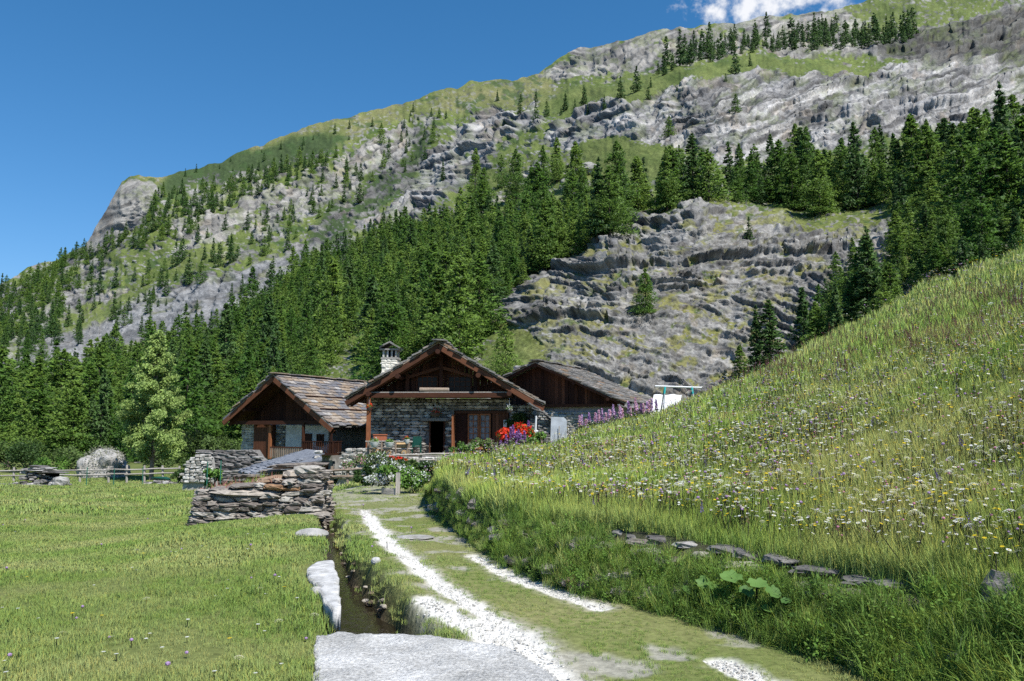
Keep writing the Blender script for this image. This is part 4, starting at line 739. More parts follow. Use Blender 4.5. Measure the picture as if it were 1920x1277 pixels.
s = np.clip(0.54 + D * 0.029, 0.6, 1.7) * rng.uniform(0.7, 1.25, n)
tag(scatter('meadow_flowers', p + np.array([0, 0, 1.0]) * ((0.05 - 0.28 * (s - 0.9)).clip(-0.35, 0.08) + np.clip((D - 8) * 0.009, 0, 0.20))[:, None], zrot(n, 0.22), s, ix, FL), 'white, yellow, pink and violet flowers sprinkled through the hillside meadow', 'flowers', kind='stuff')
# lush vegetation hiding the retaining bank
n = 6600; u = rng.uniform(800, 2420, n) ; t = -np.where((u > 1150) & (u < 1760), 0.24 + 0.76 * rng.random(n), rng.random(n)); p = hill(u, t) + np.stack([rng.normal(-0.04, 0.07, n), rng.normal(-0.05, 0.08, n), 0 * u], 1)
s = rng.uniform(0.4, 0.95, n) * np.interp(u, [800, 860, 1000, 1300, 2000], [0.38, 0.48, 0.52, 0.6, 0.8]) * (0.7 + 0.6 * fbm(u / 40, u * 0, 0, 3, 5)); rot = zrot(n, 0.2); rot[:, 0] += 0.25
tag(scatter('bank_grass', p, rot, s, rng.choice(11, n, p=[.13, .13, .13, .12, .12, .09, .07, .06, .05, .05, .05]), lush_n + herbs + tall_n[:3]), 'lush dark grass and herbs overgrowing the stone bank beside the track', 'grass', kind='stuff')
# small weeds and pebbly flowers in the field
n = 420; y = 4.5 + 26 * rng.random(n) ** 1.5; x = -0.66 * y * rng.random(n) - 1.5; ok = (np.abs(x - stream_c(y)) > stream_w(y) + 0.2) & ~((x > BLOCK[0]) & (x < BLOCK[1]) & (y > BLOCK[2]) & (y < BLOCK[3])); x, y = x[ok], y[ok]; n = len(x)
tag(scatter('field_flowers', np.stack([x, y, ground_z(x, y) - 0.28], 1), zrot(n, 0.05), rng.uniform(0.7, 1.0, n), rng.choice([1, 3, 5, 8], n, p=[.5, .1, .15, .25]), FL), 'tiny pale flowers dotted in the short grass of the field', 'flowers', kind='stuff')
#PART3

# stones on the stream bed
n = 260; y = rng.uniform(6.4, 16, n); x = stream_c(y) + rng.uniform(-1, 1, n) * stream_w(y) * 1.1; SB_ = []
M['streamstone'] = mat_stone('stream_stone', [(0, (.10, .075, .05)), (.6, (.22, .17, .12)), (1, (.40, .36, .30))], 14, .4, .01)
for i in range(4):
    bm = bmesh.new(); bmesh.ops.create_icosphere(bm, subdivisions=2, radius=1.0); rr = random.Random(i + 50); a_, b_, c_ = rr.uniform(.8, 1.4), rr.uniform(.7, 1.1), rr.uniform(.4, .6)
    for v in bm.verts: v.co = Vector((v.co.x * a_, v.co.y * b_, v.co.z * c_)) * rr.uniform(.9, 1.1)
    me = bpy.data.meshes.new('stream_stone'); bm.to_mesh(me); bm.free(); me.materials.append(M['streamstone']); SB_.append(me)
tag(scatter('stream_stones', np.stack([x, y, ground_z(x, y) + .045], 1), zrot(n, .1), rng.gamma(3, .009, n) + .012, rng.integers(0, 4, n), SB_), 'brown pebbles lying in the shallow stream', 'pebbles', kind='stuff')
# loose white gravel in the wheel ruts
gp = []
for pts_, n in ((rutL, 1500), (rutX, 400), (rutR, 350), (rutR2, 300)):
    for _ in range(n):
        k = int(rng.integers(len(pts_) - 1)); a_, b_ = pts_[k], pts_[k + 1]; t = rng.random(); w = a_[2] + (b_[2] - a_[2]) * t; gp.append((a_[0] + (b_[0] - a_[0]) * t + rng.normal(0, .62) * w, a_[1] + (b_[1] - a_[1]) * t + rng.normal(0, .3) * w))
gp = np.array(gp); gp = gp[~inpoly(*proj(gp[:, 0], gp[:, 1], 0 * gp[:, 0]), SLAB)]; M['gravel'] = mat_stone('white_gravel', [(0, (.50, .48, .43)), (.6, (.66, .64, .59)), (1, (.34, .32, .29))], 20, .3, .005)
def pebble(seed):
    bm = bmesh.new(); bmesh.ops.create_icosphere(bm, subdivisions=1, radius=1.0); rr = random.Random(seed)
    for v in bm.verts: v.co = Vector((v.co.x * rr.uniform(.7, 1.2), v.co.y * rr.uniform(.7, 1.2), v.co.z * rr.uniform(.4, .7)))
    me = bpy.data.meshes.new('pebble'); bm.to_mesh(me); bm.free(); me.materials.append(M['gravel']); return me
n = len(gp); tag(scatter('gravel', np.stack([gp[:, 0], gp[:, 1], ground_z(gp[:, 0], gp[:, 1]) - .012], 1), rng.uniform(0, 6, (n, 3)) * np.array([.1, .1, 1]), rng.gamma(2.2, .0022, n) + .003, rng.integers(0, 5, n), [pebble(i) for i in range(5)]), 'loose white gravel in the wheel ruts of the track', 'gravel', kind='stuff')
# ------------------------------------------------------------------ building helpers
def gz(x, y): return float(ground_z(np.array([float(x)]), np.array([float(y)]))[0])
BOXF = [(0, 3, 2, 1), (4, 5, 6, 7), (0, 1, 5, 4), (1, 2, 6, 5), (2, 3, 7, 6), (3, 0, 4, 7)]
def boxv(x0, x1, y0, y1, z0, z1): return [(x0, y0, z0), (x1, y0, z0), (x1, y1, z0), (x0, y1, z0), (x0, y0, z1), (x1, y0, z1), (x1, y1, z1), (x0, y1, z1)]
def boxes(name, parent, lst, mat):
    V_, F_ = [], []
    for b in lst: k = len(V_); V_ += boxv(*b); F_ += [tuple(k + i for i in f) for f in BOXF]
    return obj(name, mesh_py(name, V_, F_, mat), parent)
def box(name, parent, x0, x1, y0, y1, z0, z1, mat): return boxes(name, parent, [(x0, x1, y0, y1, z0, z1)], mat)
def beam(name, parent, p0, p1, w, h, mat, roll=0.0, rough=0.0):
    p0, p1 = Vector(p0), Vector(p1); L = (p1 - p0).length; hw, hh = w / 2, h / 2; V_ = boxv(-hw, hw, -hh, hh, 0, L)
    if rough: V_ = [(a + random.uniform(-rough, rough), b + random.uniform(-rough, rough), c) for a, b, c in V_]
    o = obj(name, mesh_py(name, V_, BOXF, mat), parent); z = (p1 - p0).normalized(); up = Vector((0, 0, 1)) if abs(z.z) < 0.95 else Vector((0, 1, 0))
    x = up.cross(z).normalized(); y = z.cross(x); o.matrix_local = Matrix.Translation(p0) @ Matrix((x, y, z)).transposed().to_4x4() @ Matrix.Rotation(roll, 4, 'Z'); return o
def pole(name, parent, p0, p1, r0, r1, mat, k=8, bend=0.0):
    p0, p1 = np.array(p0, float), np.array(p1, float); m = (p0 + p1) / 2 + np.array([random.uniform(-bend, bend), random.uniform(-bend, bend), random.uniform(-bend, bend)])
    v, f = tube([p0, m, p1], [r0, (r0 + r1) / 2, r1], k); n0 = len(v); f = [tuple(q) for q in f] + [tuple(range(k - 1, -1, -1)), tuple(range(2 * k, 3 * k))]; return obj(name, mesh_py(name, v, f, mat, False), parent)
def rock_mesh(seed, mat, bev=0.22, jit=0.10, sub=0):
    r = random.Random(seed); bm = bmesh.new(); bmesh.ops.create_cube(bm, size=1.0)
    bmesh.ops.bevel(bm, geom=list(bm.edges) + list(bm.verts), offset=bev, segments=1, affect='EDGES', clamp_overlap=True)
    if sub: bmesh.ops.subdivide_edges(bm, edges=list(bm.edges), cuts=sub, use_grid_fill=True)
    for v in bm.verts: v.co += Vector((r.uniform(-jit, jit), r.uniform(-jit, jit), r.uniform(-jit, jit)))
    me = bpy.data.meshes.new('stone'); bm.to_mesh(me); bm.free(); me.materials.append(mat); return me
POOL = {}
def pool(mk, n=7, **k):
    key = (mk, tuple(sorted(k.items())))
    if mk == 'facade': k = dict(bev=.30, jit=.13)
    if key not in POOL: POOL[key] = [rock_mesh(31 * i + len(mk), M[mk], **k) for i in range(n)]
    return POOL[key]
def put(name, me, parent, loc, scale, rot=(0, 0, 0)):
    o = bpy.data.objects.new(name, me); COL.objects.link(o); o.parent = parent; o.location = loc; o.scale = scale; o.rotation_euler = rot; return o
def courses(parent, x0, x1, z0, z1, yf, ch, lr, mk, mask=lambda x, z: True, depth=0.30, jut=0.04, maxn=300, gap=0.82, tilt=0.04):
    """coursed rubble: each stone an object; outer face about y = yf"""
    z = z0; n = 0; ps = pool(mk)
    while z < z1 and n < maxn:
        h = ch * random.uniform(0.65, 1.35); x = x0 - random.uniform(0, lr[0])
        while x < x1 and n < maxn:
            l = random.uniform(*lr); cx, cz = x + l / 2, z + h / 2
            if mask(cx, cz):
                put('stone', random.choice(ps), parent, (cx, yf + depth / 2 - random.uniform(0, jut), cz), (l * 1.04 * (0.9 + 0.1 * gap), depth, h * 1.06), (random.uniform(-0.03, 0.03), random.uniform(-tilt, tilt), 0)); n += 1
            x += l
        z += h
    return n
def slate_mesh(seed, mat):
    r = random.Random(seed); j = lambda a: r.uniform(-a, a)
    V_ = [(-.5 + j(.06), -.5 + j(.07), 0), (0 + j(.1), -.5 + j(.1), 0), (.5 + j(.06), -.5 + j(.07), 0), (.5 + j(.04), .5, 0), (-.5 + j(.04), .5, 0)]; T = [(a, b, 1 + j(.15)) for a, b, c in V_]
    me = mesh_py('slate', V_ + T, [(4, 3, 2, 1, 0), (5, 6, 7, 8, 9)] + [(i, (i + 1) % 5, 5 + (i + 1) % 5, 5 + i) for i in range(5)], mat); return me
SL = {k: [slate_mesh(i, M[k]) for i in range(6)] for k in ('slate_warm', 'slate_grey', 'slate_blue')}
def slates(roof, e0, along, up, nrm, La, Lu, na, nu_, mk, thick=0.05, over=1.45, cols=None, tilt=0.05):
    """courses of slabs laid on a roof plane: e0 eave corner, unit vectors along the eave / up the slope / outward"""
    e0, along, up, nrm = Vector(e0), Vector(along).normalized(), Vector(up).normalized(), Vector(nrm).normalized(); B = Matrix((along, up, nrm)).transposed().to_4x4()
    du, da = Lu / nu_, La / na
    for i in range(nu_):
        off = random.uniform(-.5, .5)
        for j in range(na):
            if cols is not None and not cols(i, j): continue
            a = (j + 0.5 + off * 0.5) * da; a = min(max(a, da * 0.35), La - da * 0.35); b = (i + 0.62) * du; w = da * random.uniform(0.85, 1.2); l = du * over * random.uniform(0.9, 1.15)
            o = bpy.data.objects.new('slate', random.choice(SL[mk])); COL.objects.link(o); o.parent = roof
            o.matrix_local = Matrix.Translation(e0 + along * a + up * (b + random.uniform(-.04, .04)) + nrm * (0.015 + random.uniform(0, 0.02))) @ B @ Matrix.Rotation(-thick / (du * 1.2) * 0.9 + random.uniform(-tilt, tilt) * 0.5, 4, 'X') @ Matrix.Rotation(random.uniform(-tilt, tilt), 4, 'Z') @ Matrix.Diagonal((w, l, thick * random.uniform(0.8, 1.3), 1))
class Frame:
    def __init__(s, O, rz): s.O = Vector(O); s.rz = rz; s.X = Vector((math.cos(rz), math.sin(rz), 0)); s.Y = Vector((-math.sin(rz), math.cos(rz), 0))
    def front(s, u, v, yl):            # local (x, z) where the pixel's ray meets the plane y = yl
        x, y, z = ray(u, v); d = Vector((float(x), float(y), float(z))); E = Vector((0, 0, EYE)) - s.O; t = (yl - E.dot(s.Y)) / d.dot(s.Y); q = E + d * t; return q.dot(s.X), q.z
    def side(s, u, v, xl):
        x, y, z = ray(u, v); d = Vector((float(x), float(y), float(z))); E = Vector((0, 0, EYE)) - s.O; t = (xl - E.dot(s.X)) / d.dot(s.X); q = E + d * t; return q.dot(s.Y), q.z
    def rect(s, u0, v0, u1, v1, yl): a = s.front(u0, v1, yl); b = s.front(u1, v0, yl); return a[0], b[0], a[1], b[1]
def gable_roof(parent, xl, zl, xa, za, xr, zr, y0, y1, t, name='roof', mat=None):
    V_ = []
    for y in (y0, y1): V_ += [(xl, y, zl), (xa, y, za), (xr, y, zr), (xr, y, zr - t), (xa, y, za - t), (xl, y, zl - t)]
    F_ = [(0, 6, 7, 1), (1, 7, 8, 2), (2, 8, 9, 3), (3, 9, 10, 4), (4, 10, 11, 5), (5, 11, 6, 0), (0, 1, 4, 5), (1, 2, 3, 4), (6, 11, 10, 7), (7, 10, 9, 8)]
    return obj(name, mesh_py(name, V_, F_, mat), parent)
def window(parent, x0, x1, z0, z1, y, nx, nz, frame, pane, t=0.06, name='window'):
    w = boxes(name, parent, [(x0, x1, y - t, y + t, z0, z0 + t), (x0, x1, y - t, y + t, z1 - t, z1), (x0, x0 + t, y - t, y + t, z0 + t, z1 - t), (x1 - t, x1, y - t, y + t, z0 + t, z1 - t)], frame)
    dx, dz = (x1 - x0 - 2 * t) / nx, (z1 - z0 - 2 * t) / nz
    for i in range(nx):
        for j in range(nz): box('pane', w, x0 + t + i * dx + 0.015, x0 + t + (i + 1) * dx - 0.015, y - 0.005, y + 0.015, z0 + t + j * dz + 0.015, z0 + t + (j + 1) * dz - 0.015, pane)
    for i in range(1, nx): box('muntin', w, x0 + t + i * dx - 0.02, x0 + t + i * dx + 0.02, y - 0.035, y - 0.006, z0 + t, z1 - t, frame)
    for j in range(1, nz): box('muntin', w, x0 + t, x1 - t, y - 0.031, y - 0.008, z0 + t + j * dz - 0.02, z0 + t + j * dz + 0.02, frame)
    return w
def blossoms(r, name, parent, centres, n, size, mat):
    c = np.asarray(centres)[r.integers(0, len(centres), n)] + r.normal(0, size * 1.2, (n, 3)); v, f, _ = leaf_tris(c, r.normal(0, 1, (n, 3)), np.full(n, size) * r.uniform(0.7, 1.3, n), r, 0.9); return obj(name, mesh_np(name, v, f, mat), parent)

# ------------------------------------------------------------------ main chalet
fr = Frame((-3.94, 45.5, 0.2), math.radians(-2)); e = empty('chalet', fr.O, fr.rz)
tag(e, 'stone and dark wood chalet in the middle with a wide gable and tall white chimney', 'house')
xl, zl = fr.front(648, 747, -1.5); xa, za = fr.front(822, 641, -1.5); xr, zr = fr.front(1019, 757, -1.5)
def zroof(x): return zl + (x - xl) * (za - zl) / (xa - xl) if x < xa else za + (x - xa) * (zr - za) / (xr - xa)
roof = gable_roof(e, xl, zl, xa, za, xr, zr, -1.5, 8.5, 0.08, 'roof', M['slate_grey'])
so_ = gable_roof(e, xl + .06, zl - .09, xa, za - .09, xr - .06, zr - .09, -1.44, 8.4, 0.06, 'soffit', M['wood_red'])
uL = Vector((xa - xl, 0, za - zl)); uR = Vector((xa - xr, 0, za - zr)); LL, LR = uL.length, uR.length
nL = Vector((-uL.z, 0, uL.x)).normalized(); nR = Vector((-uR.z, 0, uR.x)).normalized(); nR = nR if nR.z > 0 else -nR
slates(roof, (xl, -1.58, zl), (0, 1, 0), uL, nL, 10, LL, 13, 15, 'slate_grey', 0.075, cols=lambda i, j: j < 5)
slates(roof, (xr, -1.58, zr), (0, 1, 0), uR, nR, 10, LR, 13, 17, 'slate_grey', 0.075, cols=lambda i, j: j < 6)
for k in range(7): put('ridge_slab', random.choice(SL['slate_grey']), roof, (xa + 0.02, -1.2 + k * 1.3, za + 0.09), (0.75, 1.45, 0.07), (0.06, random.uniform(-.1, .1), 0))
for q0, q1 in (((xl, zl), (xa, za)), ((xr, zr), (xa, za))):
    beam('bargeboard', e, (q0[0], -1.47, q0[1] - .27), (q1[0], -1.47, q1[1] - .27), 0.07, 0.26, M['wood_red'])
    beam('rafter', e, (q0[0], -1.2, q0[1] - .36), (q1[0], -1.2, q1[1] - .36), 0.14, 0.18, M['wood_red']); beam('rafter', e, (q0[0], -0.3, q0[1] - .36), (q1[0], -0.3, q1[1] - .36), 0.14, 0.18, M['wood_dark'])
zb = fr.front(828, 741, -1.2)[1]
for xx in (xa, -2.3, 2.15, -3.9, 3.85): pole('purlin', e, (xx, -1.75, zroof(xx) - .55), (xx, 3.0, zroof(xx) - .55), 0.14, 0.14, M['wood_dark'], 8)
beam('tie_beam', e, (xl + 1.0, -1.15, zb), (xr - 1.7, -1.15, zb), 0.26, 0.26, M['wood_dark'])
box('gallery_floor', e, -4.2, 4.2, -1.25, 0.3, zb + .135, zb + .19, M['wood_grey'])
gw = box('gable_wall', e, -4.0, 4.0, 0.55, 0.75, zb - .1, zb + .6, M['wood_dark'])
x = -4.4
while x < 4.4:
    w = random.uniform(0.17, 0.25); zt = zroof(x + w / 2) - 0.42
    if zt > zb + .2 and not (-1.55 < x + w / 2 < 1.9 and False): box('plank', gw, x + .006, x + w - .006, 0.46 - random.uniform(0, .02), 0.54, zb + .05, zt, M['wood_red'] if random.random() < .55 else M['wood_dark'])
    x += w
for xx in (-2.0, xa, 1.85): beam('gable_post', e, (xx, -0.05, zb), (xx, -0.05, zroof(xx) - .5), 0.2, 0.2, M['wood_dark'])
beam('brace', e, (-2.0, -.05, zb + 1.05), (xa, -.05, zb + 1.62), 0.12, 0.16, M['wood_red']); beam('brace', e, (1.85, -.05, zb + 1.05), (xa, -.05, zb + 1.62), 0.12, 0.16, M['wood_red'])
window(e, -1.55, -0.32, zb + .22, zb + 1.16, 0.40, 4, 3, M['wood_red'], M['glass']); window(e, 0.25, 1.62, zb + .22, zb + 1.16, 0.40, 4, 3, M['wood_red'], M['glass'])
# lower wall with door opening
dx0, dx1, dz0, dz1 = fr.rect(804, 790, 834, 851, 0); gx0, gx1, _, gz1 = fr.rect(850, 769, 956, 840, 0); wz = zb - .14
wall = boxes('wall', e, [(-4.1, dx0, .22, .6, -1.2, wz), (dx0, dx1, .22, .6, dz1, wz), (dx1, gx0, .22, .6, -1.2, wz), (gx0, gx1, .22, .6, gz1, wz), (gx1, 5.0, .22, .6, -1.2, wz - .35), (-4.1, -3.7, .6, 8, -1.2, wz), (4.6, 5.0, .6, 8, -1.2, wz - .35)], M['mortar'])
courses(wall, -4.1, 4.95, -0.15, wz - .05, 0.0, 0.17, (0.22, 0.55), 'facade', lambda x, z: not (dx0 - .12 < x < dx1 + .12 and z < dz1 + .1) and not (gx0 - .1 < x < gx1 + .1 and z < gz1 + .05) and (x < gx1 or z < wz - .45), 0.30, 0.05, 290)
dw = obj('doorway', mesh_py('doorway', boxv(dx0 + .01, dx1 - .01, .18, 2.4, -.02, dz1), [(0, 3, 7, 4), (1, 5, 6, 2), (2, 6, 7, 3), (4, 7, 6, 5), (0, 1, 2, 3)], M['black']), e)
for sx in (dx0, dx1 - .07): box('door_jamb', e, sx, sx + .07, .02, .17, -.02, dz1, M['wood_dark'])
put('lintel', rock_mesh(5, M['facade'], 0.06, 0.03), e, ((dx0 + dx1) / 2 - .1, 0.0, dz1 + .1), (1.5, 0.6, 0.17)); box('threshold', e, dx0 - .1, dx1 + .1, -.3, .2, -.06, .02, M['wood_grey'])
gd = box('glazed_door', e, gx0 + .02, gx1 - .02, .30, .36, -.05, gz1, M['wood_dark'])
g0, g1, h0, h1 = fr.rect(877, 776, 898, 826, .2); window(gd, g0, g1, h0, h1, .2, 2, 4, M['wood_orange'], M['curtain'], 0.07); g2_, g3, h0, h1 = fr.rect(899, 776, 920, 826, .2); window(gd, g2_, g3, h0, h1, .2, 2, 4, M['wood_orange'], M['curtain'], 0.07)
box('door_panel', gd, g0, g3, .13, .27, h0 - .5, h0 - .01, M['wood_orange']); box('door_head', gd, gx0 + .1, gx1 - .1, .12, .28, h1 + .02, h1 + .16, M['wood_red'])
x = g3 + .1
while x < gx1 - .15: box('plank', gd, x, x + .17, .19, .25, -.05, gz1 - .12, M['wood_red']); x += .185
lf = box('door_leaf', e, gx0 - .02, gx0 + .05, -.75, .2, 0.02, gz1 - .25, M['wood_orange'])
for k in range(5): box('plank', lf, gx0 + .052, gx0 + .075, -.75 + k * .19, -.57 + k * .19, 0.03, gz1 - .26, M['wood_orange'])
beam('porch_post', e, (fr.front(692, 740, -1.2)[0], -1.2, -.1), (fr.front(692, 740, -1.2)[0], -1.2, zb - .1), 0.2, 0.2, M['wood_orange'], 0, .01)
# chimney
cx0, _ = fr.front(719, 660, 1.0); cx1, _ = fr.front(747, 660, 1.0); ct_ = fr.front(733, 671, 1.0)[1]; cm_ = (cx0 + cx1) / 2; cw = cx1 - cx0
ch = boxes('chimney', e, [(cx0, cx1, .6, 1.5, 2.5, ct_ - .12)], M['cream']); courses(ch, cx0, cx1, 3.2, ct_ - .16, .56, .17, (.2, .42), 'cream', lambda x, z: cx0 + .03 < x < cx1 - .03, .12, .02, 60)
box('chimney_band', ch, cx0 - .06, cx1 + .06, .54, 1.56, ct_ - .118, ct_, M['pale'])
for i in range(4):
    for yy in (.62, 1.38): box('chimney_pillar', ch, cx0 + .03 + i * (cw - .16) / 3, cx0 + .13 + i * (cw - .16) / 3, yy, yy + .1, ct_ + .002, ct_ + .42, M['pale'])
box('flue', ch, cx0 + .2, cx1 - .2, .8, 1.3, ct_ + .002, ct_ + .40, M['black']); box('chimney_slab', ch, cx0 - .12, cx1 + .1, .48, 1.6, ct_ + .422, ct_ + .50, M['slate_grey'])
for s_, rt in ((-1, .5), (1, -.5)): put('chimney_slate', SL['slate_grey'][2], ch, (cm_ - s_ * -.27, 1.05, ct_ + .68), (.74, 1.35, .07), (0, -rt if s_ < 0 else -rt, 0))
# terrace before the chalet
tx0 = fr.front(690, 850, -3.0)[0]; tt_ = empty('terrace', fr.O, fr.rz); tag(tt_, 'low pale stone terrace in front of the main chalet door', 'terrace')
box('fill', tt_, tx0, 4.5, -2.85, 0.2, -1.3, -.14, M['palemortar'])
for i in range(7):
    for j in range(2): put('paving_slab', SL['slate_grey'][(i + j) % 6], tt_, (tx0 + .6 + i * 1.18, -2.2 + j * 1.4, -.14), (1.16, 1.36, .06))
courses(tt_, tx0, 4.4, -1.1, -.2, -3.05, .16, (.25, .6), 'pale', lambda x, z: True, .3, .05, 140)

# ------------------------------------------------------------------ left chalet
X22 = math.radians(-22); ap = P(512, 702, 50.0); Y22 = Vector((-math.sin(X22), math.cos(X22), 0)); O1 = ap + Y22 * 1.2; O1.z = -1.35
fr1 = Frame(O1, X22); e1 = empty('chalet', O1, X22); tag(e1, 'left chalet with warm slate roof, deep gable, balcony and white plaster panels', 'house')
ax, az_ = fr1.front(512, 702, -1.2); lx, lz = fr1.front(418, 786, -1.2); rx_, rz_ = fr1.front(622, 799, -1.2); RL = 10.6
def zr1(x): return lz + (x - lx) * (az_ - lz) / (ax - lx) if x < ax else az_ + (x - ax) * (rz_ - az_) / (rx_ - ax)
roof1 = gable_roof(e1, lx, lz, ax, az_, rx_, rz_, -1.2, -1.2 + RL, 0.08, 'roof', M['slate_grey']); gable_roof(e1, lx + .05, lz - .09, ax, az_ - .09, rx_ - .05, rz_ - .09, -1.15, -1.25 + RL, 0.06, 'soffit', M['wood_red'])
uL = Vector((ax - lx, 0, az_ - lz)); uR = Vector((ax - rx_, 0, az_ - rz_)); nR = Vector((-uR.z, 0, uR.x)).normalized(); nR = nR if nR.z > 0 else -nR; nL = Vector((-uL.z, 0, uL.x)).normalized()
slates(roof1, (rx_, -1.25, rz_), (0, 1, 0), uR, nR, RL, uR.length, 16, 16, 'slate_warm', 0.06, cols=None)
slates(roof1, (lx, -1.25, lz), (0, 1, 0), uL, nL, RL, uL.length, 14, 12, 'slate_warm', 0.06, cols=lambda i, j: j < 1)
for k in range(8): put('ridge_slab', SL['slate_warm'][k % 6], roof1, (ax, -.7 + k * 1.3, az_ + .07), (.6, 1.4, .06), (random.uniform(-.03, .03), random.uniform(-.1, .1), 0))
for fq in (0.30, 0.55):                                              # snow guard rails
    q = Vector((rx_, 0, rz_)) + uR * fq + nR * .12; pole('snow_guard', roof1, (q.x, -.6, q.z), (q.x, 9, q.z), .05, .05, M['wood_dark'], 6)
for q0 in ((lx, lz), (rx_, rz_)):
    beam('bargeboard', e1, (q0[0], -1.17, q0[1] - .27), (ax, -1.17, az_ - .27), 0.08, 0.28, M['wood_red']); beam('rafter', e1, (q0[0] * .97, -.75, q0[1] - .36), (ax, -.75, az_ - .36), 0.14, 0.18, M['wood_dark'])
for xx in (ax, -2.3, 2.5): pole('purlin', e1, (xx, -1.1, zr1(xx) - .5), (xx, 2.0, zr1(xx) - .5), .13, .13, M['wood_dark'], 8)
zt1 = fr1.front(520, 794, 0)[1]
w1 = boxes('wall', e1, [(-3.2, 3.55, .25, .6, 0, zt1), (3.2, 3.55, .6, 9.2, 0, zt1 - .2), (-3.2, -2.85, .6, 9.2, 0, zt1)], M['greyplaster'])
gb = box('gable_wall', e1, -3.0, 3.3, .7, .85, zt1 - .1, zt1 + .5, M['wood_dark']); x = -3.4
while x < 3.7:
    w = random.uniform(.2, .3); zt = zr1(x + w / 2) - .4
    if zt > zt1 + .1: box('plank', gb, x + .008, x + w - .008, .6, .68, zt1 - .05, zt, M['wood_dark'])
    x += w
beam('tie_beam', e1, (-3.6, -.6, zt1 + .05), (3.6, -.6, zt1 + .05), .22, .24, M['wood_dark'])
a0, a1, b0, b1 = fr1.rect(455, 796, 475, 845, 0.1); courses(w1, a0, a1, b0 - .3, b1, .1, .14, (.2, .4), 'pale', lambda x, z: True, .16, .03, 60)
a0, a1, b0, b1 = fr1.rect(475, 794, 506, 858, -.3)
for k in range(6): box('cladding_plank', e1, a0 + k * (a1 - a0) / 6 + .01, a0 + (k + 1) * (a1 - a0) / 6 - .01, -.35, -.3, b0, b1, M['wood_red'])
a0, a1, b0, b1 = fr1.rect(504, 797, 509, 860, -.45); beam('post', e1, ((a0 + a1) / 2, -.45, b0), ((a0 + a1) / 2, -.45, b1), .16, .16, M['wood_orange'])
a0, a1, b0, b1 = fr1.rect(511, 794, 516, 852, -.2); beam('post', e1, ((a0 + a1) / 2, -.2, b0), ((a0 + a1) / 2, -.2, b1), .16, .16, M['wood_dark'])
a0, a1, b0, b1 = fr1.rect(517, 798, 534, 840, .1); courses(w1, a0, a1, b0, b1, .1, .15, (.2, .4), 'facade', lambda x, z: a0 + .05 < x < a1 - .02, .16, .03, 60)
a0, a1, b0, b1 = fr1.rect(535, 797, 566, 838, .1); box('plaster_panel', e1, a0, a1, .1, .245, b0, b1, M['plaster'])
a0, a1, b0, b1 = fr1.rect(571, 798, 616, 852, .12); box('plaster_panel', e1, a0, a1, .12, .244, b0, b1, M['plaster'])
a0, a1, b0, b1 = fr1.rect(570, 813, 584, 852, .05); dd = box('door', e1, a0, a1, .05, .118, b0, b1, M['wood_dark'])
a0, a1, b0, b1 = fr1.rect(594, 814, 607, 836, .07); window(e1, a0, a1, b0, b1, .06, 2, 2, M['wood_dark'], M['glass'], .05)
for uu in (568, 620):
    a0, b0 = fr1.front(uu, 850, -.85); b1 = fr1.front(uu, 798, -.85)[1]; beam('post', e1, (a0, -.85, b0), (a0, -.85, zt1 + .05), .13, .13, M['wood_dark'])
bA, bz = fr1.front(566, 850, -.9); bB = 4.35; bt = fr1.front(600, 827, -.9)[1]
bal = box('balcony', e1, bA, bB, -.95, .1, bz - .1, bz, M['wood_dark']); box('handrail', bal, bA, bB, -.95, -.88, bt - .06, bt, M['wood_dark']); box('handrail', bal, bB - .07, bB, -.879, .1, bt - .06, bt, M['wood_dark'])
x = bA + .06
while x < bB: box('baluster', bal, x, x + .05, -.94, -.90, bz + .002, bt - .062, M['wood_dark']); x += .135
for k in range(7): box('baluster', bal, bB - .06, bB - .02, -.8 + k * .13, -.75 + k * .13, bz + .002, bt - .062, M['wood_dark'])
a0, a1, b0, b1 = fr1.rect(506, 838, 566, 858, -.9); gal = box('gallery_rail', e1, a0, a1, -.93, -.87, b1 - .07, b1, M['wood_red']); x = a0
while x < a1: box('baluster', gal, x, x + .06, -.92, -.88, b0, b1 - .072, M['wood_fence']); x += .14
a0, a1, b0, b1 = fr1.rect(602, 866, 613, 893, .1); box('door', e1, a0, a1, .14, .248, b0 - .1, b1, M['wood_red'])
sk = Vector((rx_, 0, rz_)) + uR * .42; y_, z_ = 5.2, 0
cy, cz = fr1.side(651, 735, rx_ - 2.2); cq = Vector((rx_, 0, rz_)) + uR * .5
ch1 = box('chimney', e1, cq.x - .3, cq.x + .3, 7.2, 7.9, cq.z - .4, cq.z + .62, M['pale']); put('chimney_cap', SL['slate_grey'][1], ch1, (cq.x, 7.55, cq.z + .66), (.95, 1.0, .12), (0, .2, 0))
sq = Vector((rx_, 0, rz_)) + uR * .24 + nR * .14; o = box('skylight', e1, -.35, .35, -.35, .35, -.05, .05, M['metal']); o.matrix_local = Matrix.Translation((sq.x, 5.4, sq.z)) @ Matrix((uR.normalized(), Vector((0, -1, 0)), nR)).transposed().to_4x4()

